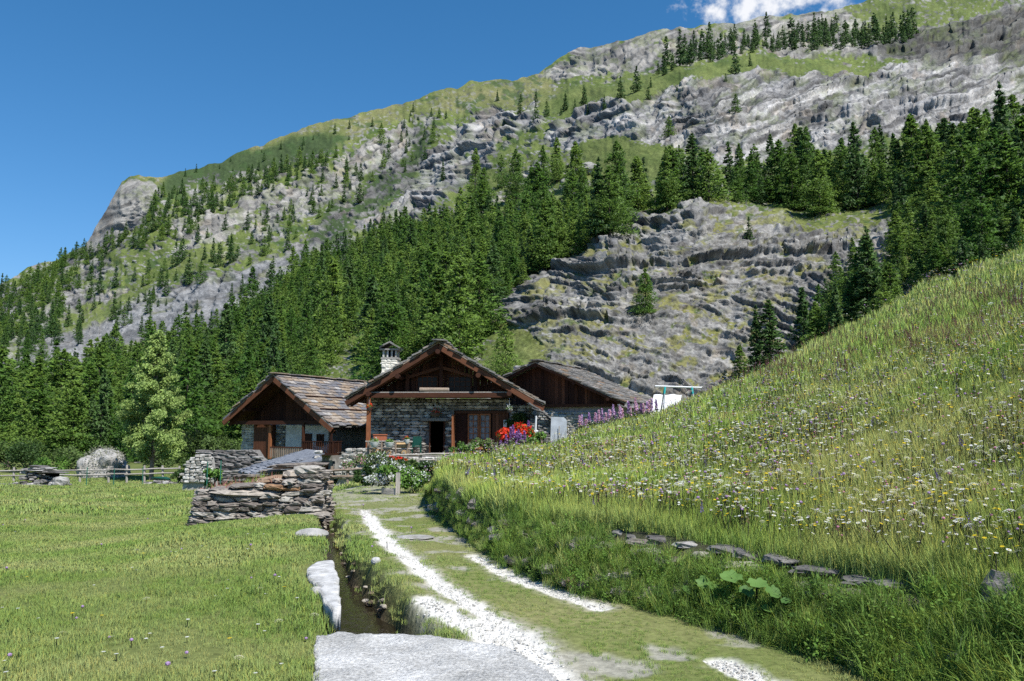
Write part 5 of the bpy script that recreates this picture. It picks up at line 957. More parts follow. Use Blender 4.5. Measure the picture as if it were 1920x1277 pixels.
# ------------------------------------------------------------------ barn at right
X25 = math.radians(-25); ap = P(1003, 677, 55.0); Y25 = Vector((-math.sin(X25), math.cos(X25), 0)); O3 = ap + Y25 * .8; O3.z = 0.6
fr3 = Frame(O3, X25); e3 = empty('barn', O3, X25); tag(e3, 'dark plank barn with a low mossy grey slab roof behind the main chalet', 'barn')
ax, az_ = fr3.front(1003, 678, -.8); rx_, rz_ = fr3.front(1170, 754, -.8); lx, lz = ax - 4.3, az_ - 1.85; RL = 9.8
def zr3(x): return lz + (x - lx) * (az_ - lz) / (ax - lx) if x < ax else az_ + (x - ax) * (rz_ - az_) / (rx_ - ax)
roof3 = gable_roof(e3, lx, lz, ax, az_, rx_, rz_, -.8, -.8 + RL, .08, 'roof', M['slate_grey'])
uR = Vector((ax - rx_, 0, az_ - rz_)); nR = Vector((-uR.z, 0, uR.x)).normalized(); nR = nR if nR.z > 0 else -nR; uL = Vector((ax - lx, 0, az_ - lz)); nL = Vector((-uL.z, 0, uL.x)).normalized()
slates(roof3, (rx_, -.9, rz_), (0, 1, 0), uR, nR, RL + .1, uR.length, 15, 19, 'slate_grey', .07, 1.6, None, .12)
slates(roof3, (lx, -.9, lz), (0, 1, 0), uL, nL, RL, uL.length, 14, 11, 'slate_grey', .07, 1.5, lambda i, j: j < 1, .12)
for k in range(8): put('ridge_slab', SL['slate_grey'][k % 6], roof3, (ax, -.5 + k * 1.2, az_ + .08), (.7, 1.3, .07), (random.uniform(-.05, .05), random.uniform(-.12, .12), random.uniform(-.1, .1)))
put('ridge_stone', pool('drywall')[1], roof3, (ax - 1.3, -.5, zr3(ax - 1.3) + .18), (.75, .6, .32))
zp = fr3.front(1100, 757, 0)[1]; pw = box('plank_wall', e3, -3.6, 5.4, .2, .3, zp - .1, zp + .35, M['wood_dark']); x = -3.8
while x < 5.75:
    w = random.uniform(.18, .3); zt = zr3(x + w / 2) - .2
    if zt > zp + .05: box('plank', pw, x + .008, x + w - .008, .06 - random.uniform(0, .05), .13, zp - .05, zt, M['wood_red'] if random.random() < .3 else M['wood_dark'])
    x += w
for q0 in ((lx, lz), (rx_, rz_)): beam('rafter', e3, (q0[0], -.7, q0[1] - .18), (ax, -.7, az_ - .18), .1, .16, M['wood_dark'])
for xx in (ax, 2.8, 5.2): pole('purlin', e3, (xx, -.78, zr3(xx) - .3), (xx, 3, zr3(xx) - .3), .12, .12, M['wood_dark'], 8)
beam('sill_beam', e3, (-3.8, -.05, zp - .12), (5.6, -.05, zp - .12), .22, .2, M['wood_dark'])
sw = boxes('stone_base', e3, [(-3.6, 5.5, .12, .5, -.8, zp - .22), (5.1, 5.5, .5, 9, -.8, zp - .22)], M['palemortar']); courses(sw, .0, 5.5, .2, zp - .24, -.12, .17, (.25, .6), 'pale', lambda x, z: True, .3, .05, 150)

# ------------------------------------------------------------------ low walls, shed, ruins (built where they stand)
def panel_wall(name, label, poly, D, ch, lr, mk, thick=.6, back='mortar', cat='wall', cap=None, maxn=250):
    """free-standing wall facing the track: outline given where it stands at distance D"""
    pts = [P(u, v, D) for u, v in poly]; cx = sum(p.x for p in pts) / len(pts); zb_ = min(p.z for p in pts); en = empty(name, (cx, D, zb_)); pl = [(p.x - cx, p.z - zb_) for p in pts]; n = len(pl)
    V_ = [(a * .97, .16, b - .05 if b > .1 else b - .5) for a, b in pl] + [(a * .97, thick, b - .05 if b > .1 else b - .5) for a, b in pl]
    obj('core', mesh_py('core', V_, [tuple(range(n)), tuple(range(2 * n - 1, n - 1, -1))] + [(i, i + n, (i + 1) % n + n, (i + 1) % n) for i in range(n)], M[back]), en)
    xs_ = [a for a, b in pl]; zs_ = [b for a, b in pl]
    courses(en, min(xs_), max(xs_), -.1, max(zs_), 0, ch, lr, mk, lambda x, z: bool(inpoly(np.array([x]), np.array([z]), pl)[0]), .34, .06, maxn, tilt=.08)
    tag(en, label, cat); return en, pl
panel_wall('stone_wall', 'pale stone retaining wall with a sloping end between the two chalets', [(652, 841), (694, 844), (696, 896), (626, 897)], 42.6, .13, (.18, .42), 'pale', .9, 'palemortar')
panel_wall('stone_wall', 'long dry stone wall of thin slabs in front of the left chalet', [(376, 845), (440, 843), (474, 843), (484, 858), (520, 884), (520, 902), (372, 905)], 41, .10, (.35, .9), 'drywall', 1.2)
panel_wall('stone_wall', 'rounded rubble wall end with pale earth fill behind the green shrub', [(345, 868), (372, 850), (392, 856), (402, 905), (338, 906)], 39.2, .14, (.16, .36), 'pale', .7, 'palemortar')
# shed with a low slate roof behind the ruined wall
O_ = P(600, 893, 34.5); es = empty('shed', (O_.x, 34.5, O_.z)); tag(es, 'low stone shed with a single blue grey slate roof slope before the left chalet', 'shed')
q = [P(478, 893, 34.0) - es.location, P(604, 861, 33.6) - es.location, P(601, 845, 36.6) - es.location, P(574, 842, 37.2) - es.location, P(446, 884, 38.2) - es.location]
rf = obj('roof', mesh_py('roof', [tuple(p) for p in q] + [tuple(p - Vector((0, 0, .07))) for p in q], [(0, 1, 2, 3, 4), (9, 8, 7, 6, 5)] + [(i, 5 + i, 5 + (i + 1) % 5, (i + 1) % 5) for i in range(5)], M['slate_blue']), es)
av = (q[4] - q[0]); uv_ = (q[1] - q[0]); n0_ = uv_.cross(av).normalized(); n0_ = n0_ if n0_.z > 0 else -n0_
slates(rf, q[0] + n0_ * .01, av, n0_.cross(av.normalized()) * (1 if n0_.cross(av.normalized()).dot(uv_) > 0 else -1), n0_, av.length, uv_.length * .97, 8, 13, 'slate_blue', .035, 1.5)
wl2 = obj('wall', mesh_py('wall', [(P(492, 895, 34.3) - es.location + Vector((0, 0, -.4)))[:], (P(600, 895, 34.2) - es.location + Vector((0, 0, -.4)))[:], (P(600, 865, 34.2) - es.location)[:], (P(492, 894, 34.3) - es.location)[:], (P(600, 895, 37) - es.location + Vector((0, 0, -.4)))[:], (P(601, 852, 37) - es.location)[:]], [(0, 1, 2, 3), (1, 4, 5, 2)], M['palemortar']), es)
a0 = P(492, 895, 34.2) - es.location; a1 = P(600, 864, 34.2) - es.location
courses(wl2, a0.x, a1.x, a0.z - .2, a1.z, -.55, .10, (.2, .5), 'pale', lambda x, z: z < a0.z + (x - a0.x) * (a1.z - a0.z) / (a1.x - a0.x) - .07, .3, .05, 110)
put('corner_stone', pool('pale')[3], es, P(597, 848, 34.6) - es.location, (.32, .4, .14)); put('corner_stone', pool('pale')[4], es, P(595, 857, 34.4) - es.location, (.26, .3, .12))
# ruined block of dry stone beside the stream
def ruin():
    x0, x1 = -6.30, -3.98; en = empty('ruined_wall', (-5.0, 16.6, -.45)); en.scale = (1.04, 1.0, 1.17); tag(en, 'collapsed block of dry stone walling with dry plants on top beside the stream', 'wall'); pr = pool('ruin', 9, bev=.26, jit=.09, sub=1)
    def top(x): return np.interp(x, [x0, x0 + .5, x0 + 1.3, x0 + 2.2, x1], [.68, .80, .90, 1.02, 1.08])
    cx = np.linspace(x0 + .12, x1 - .12, 26); V_, F_ = [], []
    prof = [(.16, -.3), (.20, .0), (.30, .45), (.42, .80), (.62, 1.0), (.9, 1.08), (1.25, 1.02), (1.4, .0)]
    for x in cx:
        h = top(x)
        for (yy, zz) in prof: V_.append((x + 5.0 + random.uniform(-.03, .03), yy - .6 + random.uniform(-.04, .04), (zz * h if zz > 0 else zz) - .03 + random.uniform(-.03, .03)))
    k = len(prof); F_ = [(i * k + j, (i + 1) * k + j, (i + 1) * k + j + 1, i * k + j + 1) for i in range(25) for j in range(k - 1)] + [tuple(range(k - 1, -1, -1)), tuple(25 * k + j for j in range(k))]
    obj('earth_core', mesh_py('earth_core', V_, F_, M['earth']), en)
    z = -.26; n = 0
    while z < 1.05:
        h = random.uniform(.055, .10) if z > .1 else random.uniform(.07, .12); x = x0 - .05
        while x < x1:
            l = random.uniform(.16, .52); t = float(top(x + l / 2))
            if z + h < t + .03: put('stone', random.choice(pr), en, (x + l / 2 + 5.0, -.42 + .30 * max(z, 0) / t + random.uniform(-.07, .05), z + h / 2), (l * 1.08, random.uniform(.3, .5), h * random.uniform(.95, 1.45)), (random.uniform(-.12, .12), random.uniform(-.10, .14), random.uniform(-.25, .25))); n += 1
            x += l * .97
        y = 0.0
        while y < 1.1:
            l = random.uniform(.2, .5)
            if z + h < 1.05: put('stone', random.choice(pr), en, (x1 + 5.0 - .08 + random.uniform(-.06, .05), -.35 + y + l / 2, z + h / 2), (random.uniform(.3, .45), l * 1.06, h * 1.25), (random.uniform(-.1, .1), random.uniform(-.1, .1), random.uniform(-.2, .2)))
            y += l
        y = 0.0
        while y < 1.0:
            l = random.uniform(.25, .5)
            if z + h < .55: put('stone', random.choice(pr), en, (x0 + 5.0 + .05, -.3 + y + l / 2, z + h / 2), (random.uniform(.3, .45), l * 1.06, h * 1.25), (0, random.uniform(-.1, .1), random.uniform(-.2, .2)))
            y += l
        z += h * .98
    for (x, y, zz, sx, sy, sz, rz) in [(-4.5, .30, 1.15, 1.1, .5, .09, .1), (-4.15, -.12, 1.08, .55, .45, .17, -.3), (-4.45, -.1, 1.02, .4, .35, .15, .3), (-4.9, .0, .93, .55, .4, .09, .1), (-5.35, -.25, .70, 1.15, .5, .10, .05), (-6.0, -.1, .68, .42, .35, .07, .4), (-6.3, .3, .62, .45, .3, .06, 0), (-5.5, .45, .95, .6, .4, .07, .5), (-4.75, -.28, .80, .45, .4, .1, -.2), (-5.1, .6, 1.03, .5, .4, .08, .2)]:
        put('cap_slab', random.choice(pr), en, (x + 5.0, y, zz), (sx, sy, sz), (random.uniform(-.12, .05), random.uniform(-.14, .05), rz))
    put('lichen_stone', rock_mesh(77, M['terracotta'], .26, .09, 1), en, (P(560, 995, 16).x + 5.0, -.48, -.02), (.3, .3, .1))
    r = np.random.default_rng(9); n = 260; xx = r.uniform(x0, x1 - .3, n); yy = r.uniform(-.25, .55, n)
    c = np.stack([xx + 5.0, yy, [float(top(a)) * (.9 + .12 * min(1, (b + .3))) + r.uniform(0, .12) for a, b in zip(xx, yy)]], 1)
    v, f, col = leaf_tris(c, np.tile([0, 0, 1.0], (n, 1)), r.uniform(.08, .22, n), r, .12); obj('dry_plants', mesh_np('dry_plants', v, f, M['p_redbrown'], col), en)
ruin()
n = 60; x = rng.uniform(-6.1, -4.7, n); y = rng.uniform(16.7, 17.2, n)
tag(scatter('wall_top_grass', np.stack([x, y, np.interp(x, [-6.4, -5, -4], [.15, .5, .58])], 1), zrot(n, .2), rng.uniform(.5, .9, n), rng.integers(0, 4, n), tall_m), 'dry grass tuft growing on top of the ruined block', 'grass', kind='stuff')
def rubble(name, label, cx, cy, z0, n, rx, ry, h, size, mk, cat='wall', flat=.45, seed=1):
    rr = random.Random(seed); en = empty(name, (cx, cy, z0)); tag(en, label, cat); ps = pool(mk, 7, bev=.24, jit=.1)
    for i in range(n):
        a = rr.uniform(0, 6.28); d = math.sqrt(rr.random()); x, y = d * rx * math.cos(a), d * ry * math.sin(a); s = size * rr.uniform(.5, 1.3)
        put('stone', rr.choice(ps), en, (x, y, max(0.02, (1 - d) * h * rr.random())), (s * 1.3, s, s * flat), (rr.uniform(-.2, .2), rr.uniform(-.2, .2), rr.uniform(0, 3)))
    return en
b = gpt(70, 0, D=46); sh = rubble('stone_shelter', 'small ruined stone shelter with a slab roof at the left edge of the field', b[0], b[1], b[2], 46, 1.9, .6, .35, .38, 'drywall', 'ruin', .5, 3)
for i in range(46): put('stone', pool('drywall')[i % 7], sh, (random.uniform(-.75, .25) + (0.9 if i % 4 == 0 else 0), random.uniform(-.3, .4), random.uniform(.05, .78)), (random.uniform(.25, .5), .4, random.uniform(.08, .15)), (0, random.uniform(-.1, .1), random.uniform(-.3, .3)))
for i, (x, z, l) in enumerate([(.75, .74, 1.5), (.1, .86, 1.5), (.3, .98, 1.2), (.0, 1.08, .9), (-.4, .92, .8)]): put('roof_slab', pool('drywall')[i], sh, (x, .1, z), (l, .9, .09), (0, random.uniform(-.05, .05), 0))
put('boulder', rock_mesh(71, M['boulder'], .28, .08, 1), sh, (1.55, -.3, .2), (.85, .7, .6), (0, .2, .3)); box('dark_opening', sh, .35, 1.0, .15, .5, .05, .68, M['black'])
b = gpt(304, 0, D=50); hp = rubble('rubble_heap', 'low heap of stones with a dark cover beside the birch foot', b[0], b[1], b[2], 26, 1.1, .5, .3, .3, 'drywall', 'stones', .5, 8); put('cover', rock_mesh(91, M['green_plastic'], .3, .1), hp, (-.1, .15, .33), (1.2, .6, .2), (0, .1, 0))
def boulder(name, label, loc, sc, seed, mk='boulder', rot=(0, 0, 0), sub=4, amp=.22):
    bm = bmesh.new(); bmesh.ops.create_icosphere(bm, subdivisions=sub, radius=1.0); co = np.array([v.co for v in bm.verts]); d = 1 + (fbm(co[:, 0] * 1.4 + seed, co[:, 1] * 1.4, co[:, 2] * 1.4, 4, seed) - .5) * 2 * amp + (vn(co[:, 0] * 4 + seed, co[:, 1] * 4, co[:, 2] * 4, seed) - .5) * amp * .5
    for v, k in zip(bm.verts, d): v.co *= k
    me = bpy.data.meshes.new(name); bm.to_mesh(me); bm.free(); me.materials.append(M[mk]); o = obj(name, me); o.location = loc; o.scale = sc; o.rotation_euler = rot; tag(o, label, 'boulder'); return o
b = gpt(193, 0, D=60); bo_ = boulder('rocky_mound', 'big pale grey mound overgrown with dry plants behind the fence left of the birch', (b[0], b[1], b[2] + .4), (1.7, 1.4, 1.7), 3, sub=5, amp=.5); bo_['category'] = 'mound'
r = np.random.default_rng(15); c, d = leafcloud(r, [np.array([0, 0, 0])], [1.15], 5200, .1, 1.0); k_ = np.linalg.norm(c, axis=1); c = c[k_ > .72]; d = d[k_ > .72]; ok_ = c[:, 2] > -.5; M['dryleaf'] = mat_leaf('dry_plants', (.24, .25, .17), (.28, .285, .20), .3, nrm=.6); obj('dry_plants', leaves_mesh('dry_plants', M['dryleaf'], c[ok_], d[ok_], .07, r, .5), bo_); 
p_, d_ = mground(1105, 328); boulder('boulder', 'pale boulder on the bright grass below the grey rock band', tuple(p_ + np.array([0, 0, 1.2])), (3.4, 2.6, 2.2), 9, amp=.45)
for n_i, (u, v, sc, mk, lab) in enumerate([(585, 1012, (.26, .2, .09), 'boulder', 'flat grey stone at the foot of the ruined block by the stream'), (775, 1013, (.33, .2, .03), 'boulder', 'flat grey stone set in the middle of the track'), (704, 1072, (.06, .05, .05), 'whitestone', 'small white stone on the grass strip beside the stream'),
        (612, 1136, (.14, .08, .06), 'boulder', 'broken grey stone under the tip of the white slab'), (594, 1132, (.11, .07, .05), 'boulder', 'broken grey stone left of the tip of the white slab'), (360, 893, (.4, .3, .3), 'whitestone', 'pale stone under the green shrub stakes'), (672, 1186, (.12, .07, .05), 'whitestone', 'pale stone on the upstream edge of the concrete slab'), (1060, 1095, (.10, .08, .02), 'boulder', 'worn flat stone between the wheel ruts')]):
    x, y = onz(u, v, -.05 if v > 950 else -1.2); boulder('stone', lab, (float(x), float(y), gz(x, y) + sc[2] * .3), sc, 20 + n_i, mk, (0, 0, rng.uniform(0, 3)) if n_i > 1 else (0, 0, 0), 3, .16)
def slab(name, poly, z0, th, mat, label, cat, sub=0.06, tilt=0.0, cols=None, rough=.012):
    pts = [onz(u, v, z0) for u, v in poly]; pl = [(float(a), float(b_)) for a, b_ in pts]; xa_, xb_ = min(p[0] for p in pl), max(p[0] for p in pl); ya_, yb_ = min(p[1] for p in pl), max(p[1] for p in pl)
    nx, ny = max(4, int((xb_ - xa_) / sub)), max(4, int((yb_ - ya_) / sub)); gx_, gy_ = np.meshgrid(np.linspace(xa_, xb_, nx), np.linspace(ya_, yb_, ny), indexing='ij'); inn = inpoly(gx_ + (fbm(gx_ * 6, gy_ * 6, 0, 3, 7) - .5) * .08, gy_ + (fbm(gx_ * 6, gy_ * 6, 0, 3, 8) - .5) * .08, pl)
    zt = z0 + (fbm(gx_ * 5, gy_ * 5, 0, 4, 17) - .5) * rough * 4 + tilt * (gx_ - xa_); V_ = np.concatenate([np.stack([gx_, gy_, zt], -1).reshape(-1, 3), np.stack([gx_, gy_, zt - th], -1).reshape(-1, 3)]); N0 = nx * ny; F_ = []
    cell = lambda i, j: inn[i, j] and inn[i + 1, j] and inn[i, j + 1] and inn[i + 1, j + 1]; C_ = np.array([[cell(i, j) for j in range(ny - 1)] for i in range(nx - 1)])
    for i in range(nx - 1):
        for j in range(ny - 1):
            if not C_[i, j]: continue
            a, b_, c, d = i * ny + j, (i + 1) * ny + j, (i + 1) * ny + j + 1, i * ny + j + 1; F_ += [(a, b_, c, d), (d + N0, c + N0, b_ + N0, a + N0)]
            for di, dj, p, q_ in ((-1, 0, d, a), (1, 0, b_, c), (0, -1, a, b_), (0, 1, c, d)):
                ni, nj = i + di, j + dj
                if not (0 <= ni < nx - 1 and 0 <= nj < ny - 1 and C_[ni, nj]): F_.append((q_, p, p + N0, q_ + N0))
    col = None
    if cols: g_ = fbm(gx_ * 3, gy_ * 3, 0, 4, 27).ravel(); col = np.concatenate([lerpc(cols[0], cols[1], np.clip(g_ * 1.8 - .4, 0, 1))] * 2)
    me = mesh_np(name, V_, np.array(F_), mat, col); bm = bmesh.new(); bm.from_mesh(me); bmesh.ops.delete(bm, geom=[v for v in bm.verts if not v.link_faces], context='VERTS'); bm.to_mesh(me); bm.free(); o = obj(name, me); tag(o, label, cat); return o
slab('concrete_slab', SLAB, .015, .22, M['concrete'], 'grey pebbly concrete slab bridging the stream in the foreground', 'slab', .02, cols=((.42, .41, .385), (.65, .635, .605)))
slab('stone_slab', WHITE, .12, .2, M['whitestone'], 'long white tapering stone slab on the left bank of the stream', 'stone', .02, rough=.008)
# retaining bank capping stones
bw = empty('retaining_wall', (float(Hp[200, nf][0]), float(Hp[200, nf][1]), float(Hp[200, nf][2] - .5))); tag(bw, 'overgrown dry stone retaining wall below the flower meadow with bare grey capping slabs', 'wall'); pr = pool('ruin', 9, bev=.26, jit=.09, sub=1); pg_ = pool('drywall', 8, bev=.26, jit=.08, sub=1)
for (u, v, l, d, h, rz) in [(1200, 1006, .34, .25, .09, .1), (1250, 1010, .4, .3, .1, 0), (1305, 1020, .42, .25, .08, .1), (1370, 1028, .4, .3, .09, -.1), (1405, 1038, .3, .25, .1, .1), (1470, 1048, .34, .3, .1, .2), (1500, 1050, .36, .12, .03, .25), (1555, 1068, .62, .34, .07, -.12), (1640, 1086, .5, .25, .06, -.1), (1690, 1092, .34, .2, .06, 0), (1890, 1112, .30, .28, .26, .1), (1840, 1142, .3, .22, .1, 0), (1170, 1000, .3, .25, .1, 0), (1050, 985, .3, .25, .12, 0), (960, 968, .3, .25, .14, 0), (900, 945, .35, .3, .2, 0), (872, 925, .3, .3, .22, 0)]:
    a = np.interp(u, hu, tv); p = hill(np.array([u], float), np.array([0.02]))[0]; pq = P(u, v, float(p[1]) - .06); pq.z -= .01; put('stone', random.choice(pr if u < 1100 else pg_), bw, (pq.x - bw.location.x, pq.y - bw.location.y, pq.z - bw.location.z), (l, d, h), (random.uniform(-.08, .08), random.uniform(-.06, .06) + .05, rz))
for i in range(90):
    u = 820 + i * 14.0; t = -random.uniform(.15, .85); p = hill(np.array([u]), np.array([t]))[0]; put('stone', random.choice(pr), bw, (p[0] - bw.location.x, p[1] + .08 - bw.location.y, p[2] - bw.location.z), (random.uniform(.2, .45), .3, random.uniform(.08, .16)), (0, random.uniform(-.1, .1), random.uniform(-.4, .1)))

# ------------------------------------------------------------------ fences, stakes, posts
def rail_fence(label, us, D, vt, vb, rails, mat='wood_fence', base=None):
    p0 = P(us[0], vb, D); en = empty('rail_fence', (p0.x, p0.y, p0.z)); tag(en, label, 'fence')
    for u in us:
        a = P(u, vb, D) - en.location; t = P(u + random.uniform(-2, 2), vt + random.uniform(-3, 2), D) - en.location; pole('post', en, a + Vector((0, 0, -.3)), t, .075, .065, M[mat], 7, .01)
    for v0, v1 in rails:
        for i in range(len(us) - 1): f0, f1 = i / (len(us) - 1), (i + 1) / (len(us) - 1); a = P(us[i] - 3, v0 + (v1 - v0) * f0 + random.uniform(-1, 1), D) - en.location; b = P(us[i + 1] + 3, v0 + (v1 - v0) * f1 + random.uniform(-1, 1), D) - en.location; pole('rail', en, a + Vector((0, -.08, 0)), b + Vector((0, -.08, 0)), .05, .045, M[mat], 7, .02)
    return en
rail_fence('weathered two rail fence across the far left side of the field', [-70, -20, 26, 80, 150, 204, 238, 271, 306, 335], 52, 874, 900, [(884, 878), (893, 887)], 'wood_grey')
rail_fence('brown wooden rail fence at the end of the track before the stone wall', [600, 622, 651, 692], 31, 876, 905, [(885, 878), (894, 893)])
rail_fence('thin grey pole railing along the terrace front', [702, 740, 790, 830, 868], 41.5, 851, 872, [(856, 850), (866, 858)], 'wood_grey')
for n_i, (u, v0, v1, D, lab) in enumerate([(162, 878, 908, 47, 'green metal stake left of the boulder in the field'), (213, 881, 908, 47, 'green metal stake in front of the big boulder'), (267, 877, 903, 48, 'green metal stake just left of the birch trunk'), (388, 868, 902, 37, 'green stake on the left of the bright shrub'), (413, 866, 903, 37, 'green stake on the right of the bright shrub')]):
    p = P(u, v1, D); en = empty('garden_stake', (p.x, p.y, p.z)); pole('shaft', en, (0, 0, -.4), (0, 0, (v1 - v0) * D / F), .025, .025, M['green_metal'], 6); pole('cap', en, (0, 0, (v1 - v0) * D / F), (0, 0, (v1 - v0) * D / F + .03), .035, .03, M['green_metal'], 6); tag(en, lab, 'stake')
p = P(746, 926, 21.3); en = empty('wooden_post', (p.x, p.y, gz(p.x, p.y))); beam('shaft', en, (0, 0, -.2), (0, 0, .56), .11, .08, M['wood_grey'], 0, .008); box('top', en, -.05, .05, -.035, .035, .562, .575, M['wood_grey']); tag(en, 'short grey wooden post at the corner of the flower bed', 'post')
p = P(716, 922, 21.6); p2 = P(744, 926, 21.3); en = empty('edging_board', (p.x, p.y, gz(p.x, p.y))); beam('board', en, (0, 0, .08), (p2.x - p.x, p2.y - p.y, .07), .05, .2, M['wood_grey'], 0, .01); beam('peg', en, (.02, .05, -.1), (.02, .05, .2), .04, .04, M['wood_grey']); tag(en, 'weathered board edging the flower bed', 'board')

# ------------------------------------------------------------------ garden and window-box flowers
def flower_bush(name, label, u, v, D, rx, h, leafmat, nl, petals, npet, psize, seed, lsize=.07, cat='flowers', group=None, topbias=True):
    r = np.random.default_rng(seed); p = P(u, v, D); en = empty(name, (p.x, p.y, p.z)); k = 8; cs_ = np.stack([r.normal(0, .5, k) * rx, r.normal(0, .35, k) * rx, r.uniform(.25, .75, k) * h], 1); rd = np.full(k, min(rx, h) * .42)
    c, d = leafcloud(r, cs_, rd, nl, lsize); c[:, 2] = np.clip(c[:, 2], .01, h); obj('foliage', leaves_mesh('foliage', leafmat, c, d, lsize, r), en)
    if petals:
        c2, d2 = leafcloud(r, cs_, rd * 1.12, npet * 3, psize); c2 = c2[np.argsort(-(c2[:, 2] - .5 * c2[:, 1]))][:npet * 2]; c2 = c2[r.permutation(len(c2))[:npet]]; c2[:, 2] = np.maximum(c2[:, 2], .03); v_, f_, _ = leaf_tris(c2, d2[:len(c2)], np.full(len(c2), psize) * r.uniform(.7, 1.3, len(c2)), r, .95); obj('blossoms', mesh_np('blossoms', v_, f_, petals), en)
    tag(en, label, cat, group); return en
fb = flower_bush
fb('flower_bush', 'dense white flowering cushion spilling over the left end of the flower bed', 712, 919, 21.6, .42, .62, M['bush'], 700, M['p_white'], 1500, .045, 1); fb('flower_bush', 'second white flowering cushion higher up behind the dense white one', 728, 890, 22.6, .36, .42, M['bush'], 500, M['p_white'], 500, .04, 2)
fb('garden_plant', 'dark green leafy plant at the far left of the flower bed', 690, 918, 22.2, .28, .75, M['vine'], 900, None, 0, .03, 3, .08); fb('garden_plant', 'bright yellow green day lily clump between white cushion and post', 731, 908, 21.6, .30, .55, M['bush_bright'], 800, M['p_yellow'], 30, .05, 4, .10)
fb('flower_bush', 'grey green bush with white stars right of the wooden post', 775, 918, 21.8, .50, .68, M['bush_bright'], 1200, M['p_white'], 330, .05, 5, .08); fb('garden_plant', 'tall slender green leaves just right of the wooden post', 758, 922, 21.4, .16, .55, M['bush_bright'], 500, None, 0, .03, 6, .1)
fb('flower_bush', 'dark green bush with a few white flowers at the right end of the bed', 812, 912, 22.6, .52, .72, M['vine'], 1500, M['p_white'], 160, .045, 7, .08); fb('garden_plant', 'green leafy plants along the top of the flower bed', 780, 884, 24.5, .75, .42, M['bush'], 1200, M['p_white'], 60, .04, 8, .08)
fb('flower_bush', 'pale pink flowers rising behind the left end of the bed', 672, 885, 25.5, .40, .60, M['bush'], 500, M['p_pink'], 170, .04, 9, .06); fb('flower_bush', 'pinkish white flowers below the log flower rack', 705, 878, 25.5, .45, .55, M['bush'], 600, M['p_white'], 260, .04, 10, .06)
fb('flower_bush', 'white flowered plant beside the terrace railing at right', 838, 885, 25, .30, .45, M['bush'], 500, M['p_white'], 200, .045, 11, .06)
fb('flower_bush', 'bright red flowers hanging at the left of the terrace railing', 741, 880, 26.5, .22, .46, M['bush'], 220, M['p_red'], 260, .11, 12, .06); fb('flower_bush', 'small red flower tuft right of the larger red flowers', 757, 874, 27, .09, .32, M['bush'], 80, M['p_red'], 30, .08, 13, .06)
fb('shrub', 'pale leafy shrub at the right end of the terrace below the glazed door', 878, 853, 33, .42, .55, M['bush_bright'], 800, M['p_cream'], 120, .05, 14, .08); fb('shrub', 'pinkish green shrub in front of the glazed door', 905, 846, 35, .55, .55, M['bush'], 900, M['p_pink'], 110, .05, 15, .08)
fb('poppy_clump', 'orange red poppy clump in front of the plank door', 955, 832, 37, .85, .95, M['bush_bright'], 900, M['p_red'], 620, .15, 16, .08); fb('garden_plant', 'bright green leafy plant right of the poppies under the vine', 1003, 840, 37, .55, 1.0, M['bush_bright'], 1500, None, 0, .04, 17, .1)
fb('garden_plant', 'low green leaves at the foot of the lupin row by the barn', 1130, 812, 41, 1.6, .45, M['bush'], 1200, M['p_yellow'], 40, .06, 18, .09); fb('shrub', 'bright green bush against the lower corner of the chalet', 985, 820, 41, .45, .75, M['bush_bright'], 800, None, 0, .03, 19, .09)
r = np.random.default_rng(44); cs_ = [np.array([fr.front(975 + r.normal(0, 9), 790 + r.normal(0, 14), -.15)[0], -.12, fr.front(975, 770 + 55 * r.random(), -.15)[1]]) for _ in range(22)]
vn_ = empty('climbing_vine', fr.O, fr.rz); c, d = leafcloud(r, cs_, np.full(22, .34), 2200, .09); c[:, 1] = np.minimum(c[:, 1], .0); obj('foliage', leaves_mesh('foliage', M['vine'], c, d, .11, r), vn_); xv = float(np.mean([q[0] for q in cs_])); pole('stem', vn_, (xv, -.08, -.2), (xv + .1, -.06, 1.6), .03, .02, M['bark'], 6); tag(vn_, 'dark green vine climbing the right corner of the main chalet', 'vine')
def lupin_mesh(seed, h, mat):
    r = np.random.default_rng(seed); n = 90; t = r.random(n); c = np.stack([np.cos(np.arange(n) * 2.4) * .075 * (1 - .75 * t), np.sin(np.arange(n) * 2.4) * .075 * (1 - .75 * t), h * (.42 + .58 * t)], 1); v, f, _ = leaf_tris(c, c * np.array([1, 1, 0]) * 15 + np.array([0, 0, .3]), np.full(n, .085), r, .9); return mesh_np('flower_spike', v, f, mat)
LUP = {k: [lupin_mesh(i, 1.0, M['p_' + ('lupinmauve' if k == 'mauve' else k)]) for i in range(2)] for k in ('purple', 'lupinpink', 'mauve')}
lv, lf_, lc = leaf_tris(np.stack([rng.normal(0, .11, 60), rng.normal(0, .11, 60), rng.uniform(.03, .5, 60)], 1), rng.normal(0, 1, (60, 3)), np.full(60, .11), rng, .5); LLEAF = mesh_np('leaves', lv, lf_, M['bush'], lc); sv_, sf_ = tube([(0, 0, 0), (0, 0, .5), (0, 0, .95)], [.012, .010, .005], 5); LSTEM = mesh_np('stem', sv_, sf_, M['bush'])
def lupin(loc, h, k, label, group):
    en = empty('lupin', loc, rng.uniform(0, 6)); en.scale = (1.0, 1.0, h); obj('flower_spike', LUP[k][int(rng.integers(2))], en); obj('leaves', LLEAF, en); obj('stem', LSTEM, en); en.rotation_euler[1] = rng.normal(0, .05); tag(en, label, 'flower', group)
for u, vt, vb in [(950, 815, 850), (958, 802, 848), (963, 798, 845), (968, 810, 848), (974, 806, 846), (979, 812, 850), (984, 808, 842), (940, 826, 852)]: lupin(P(u, vb, 36.2), (vb - vt) * 36.2 / F, 'purple', 'purple lupin spike beside the orange red poppies', 'purple lupins by the poppies')
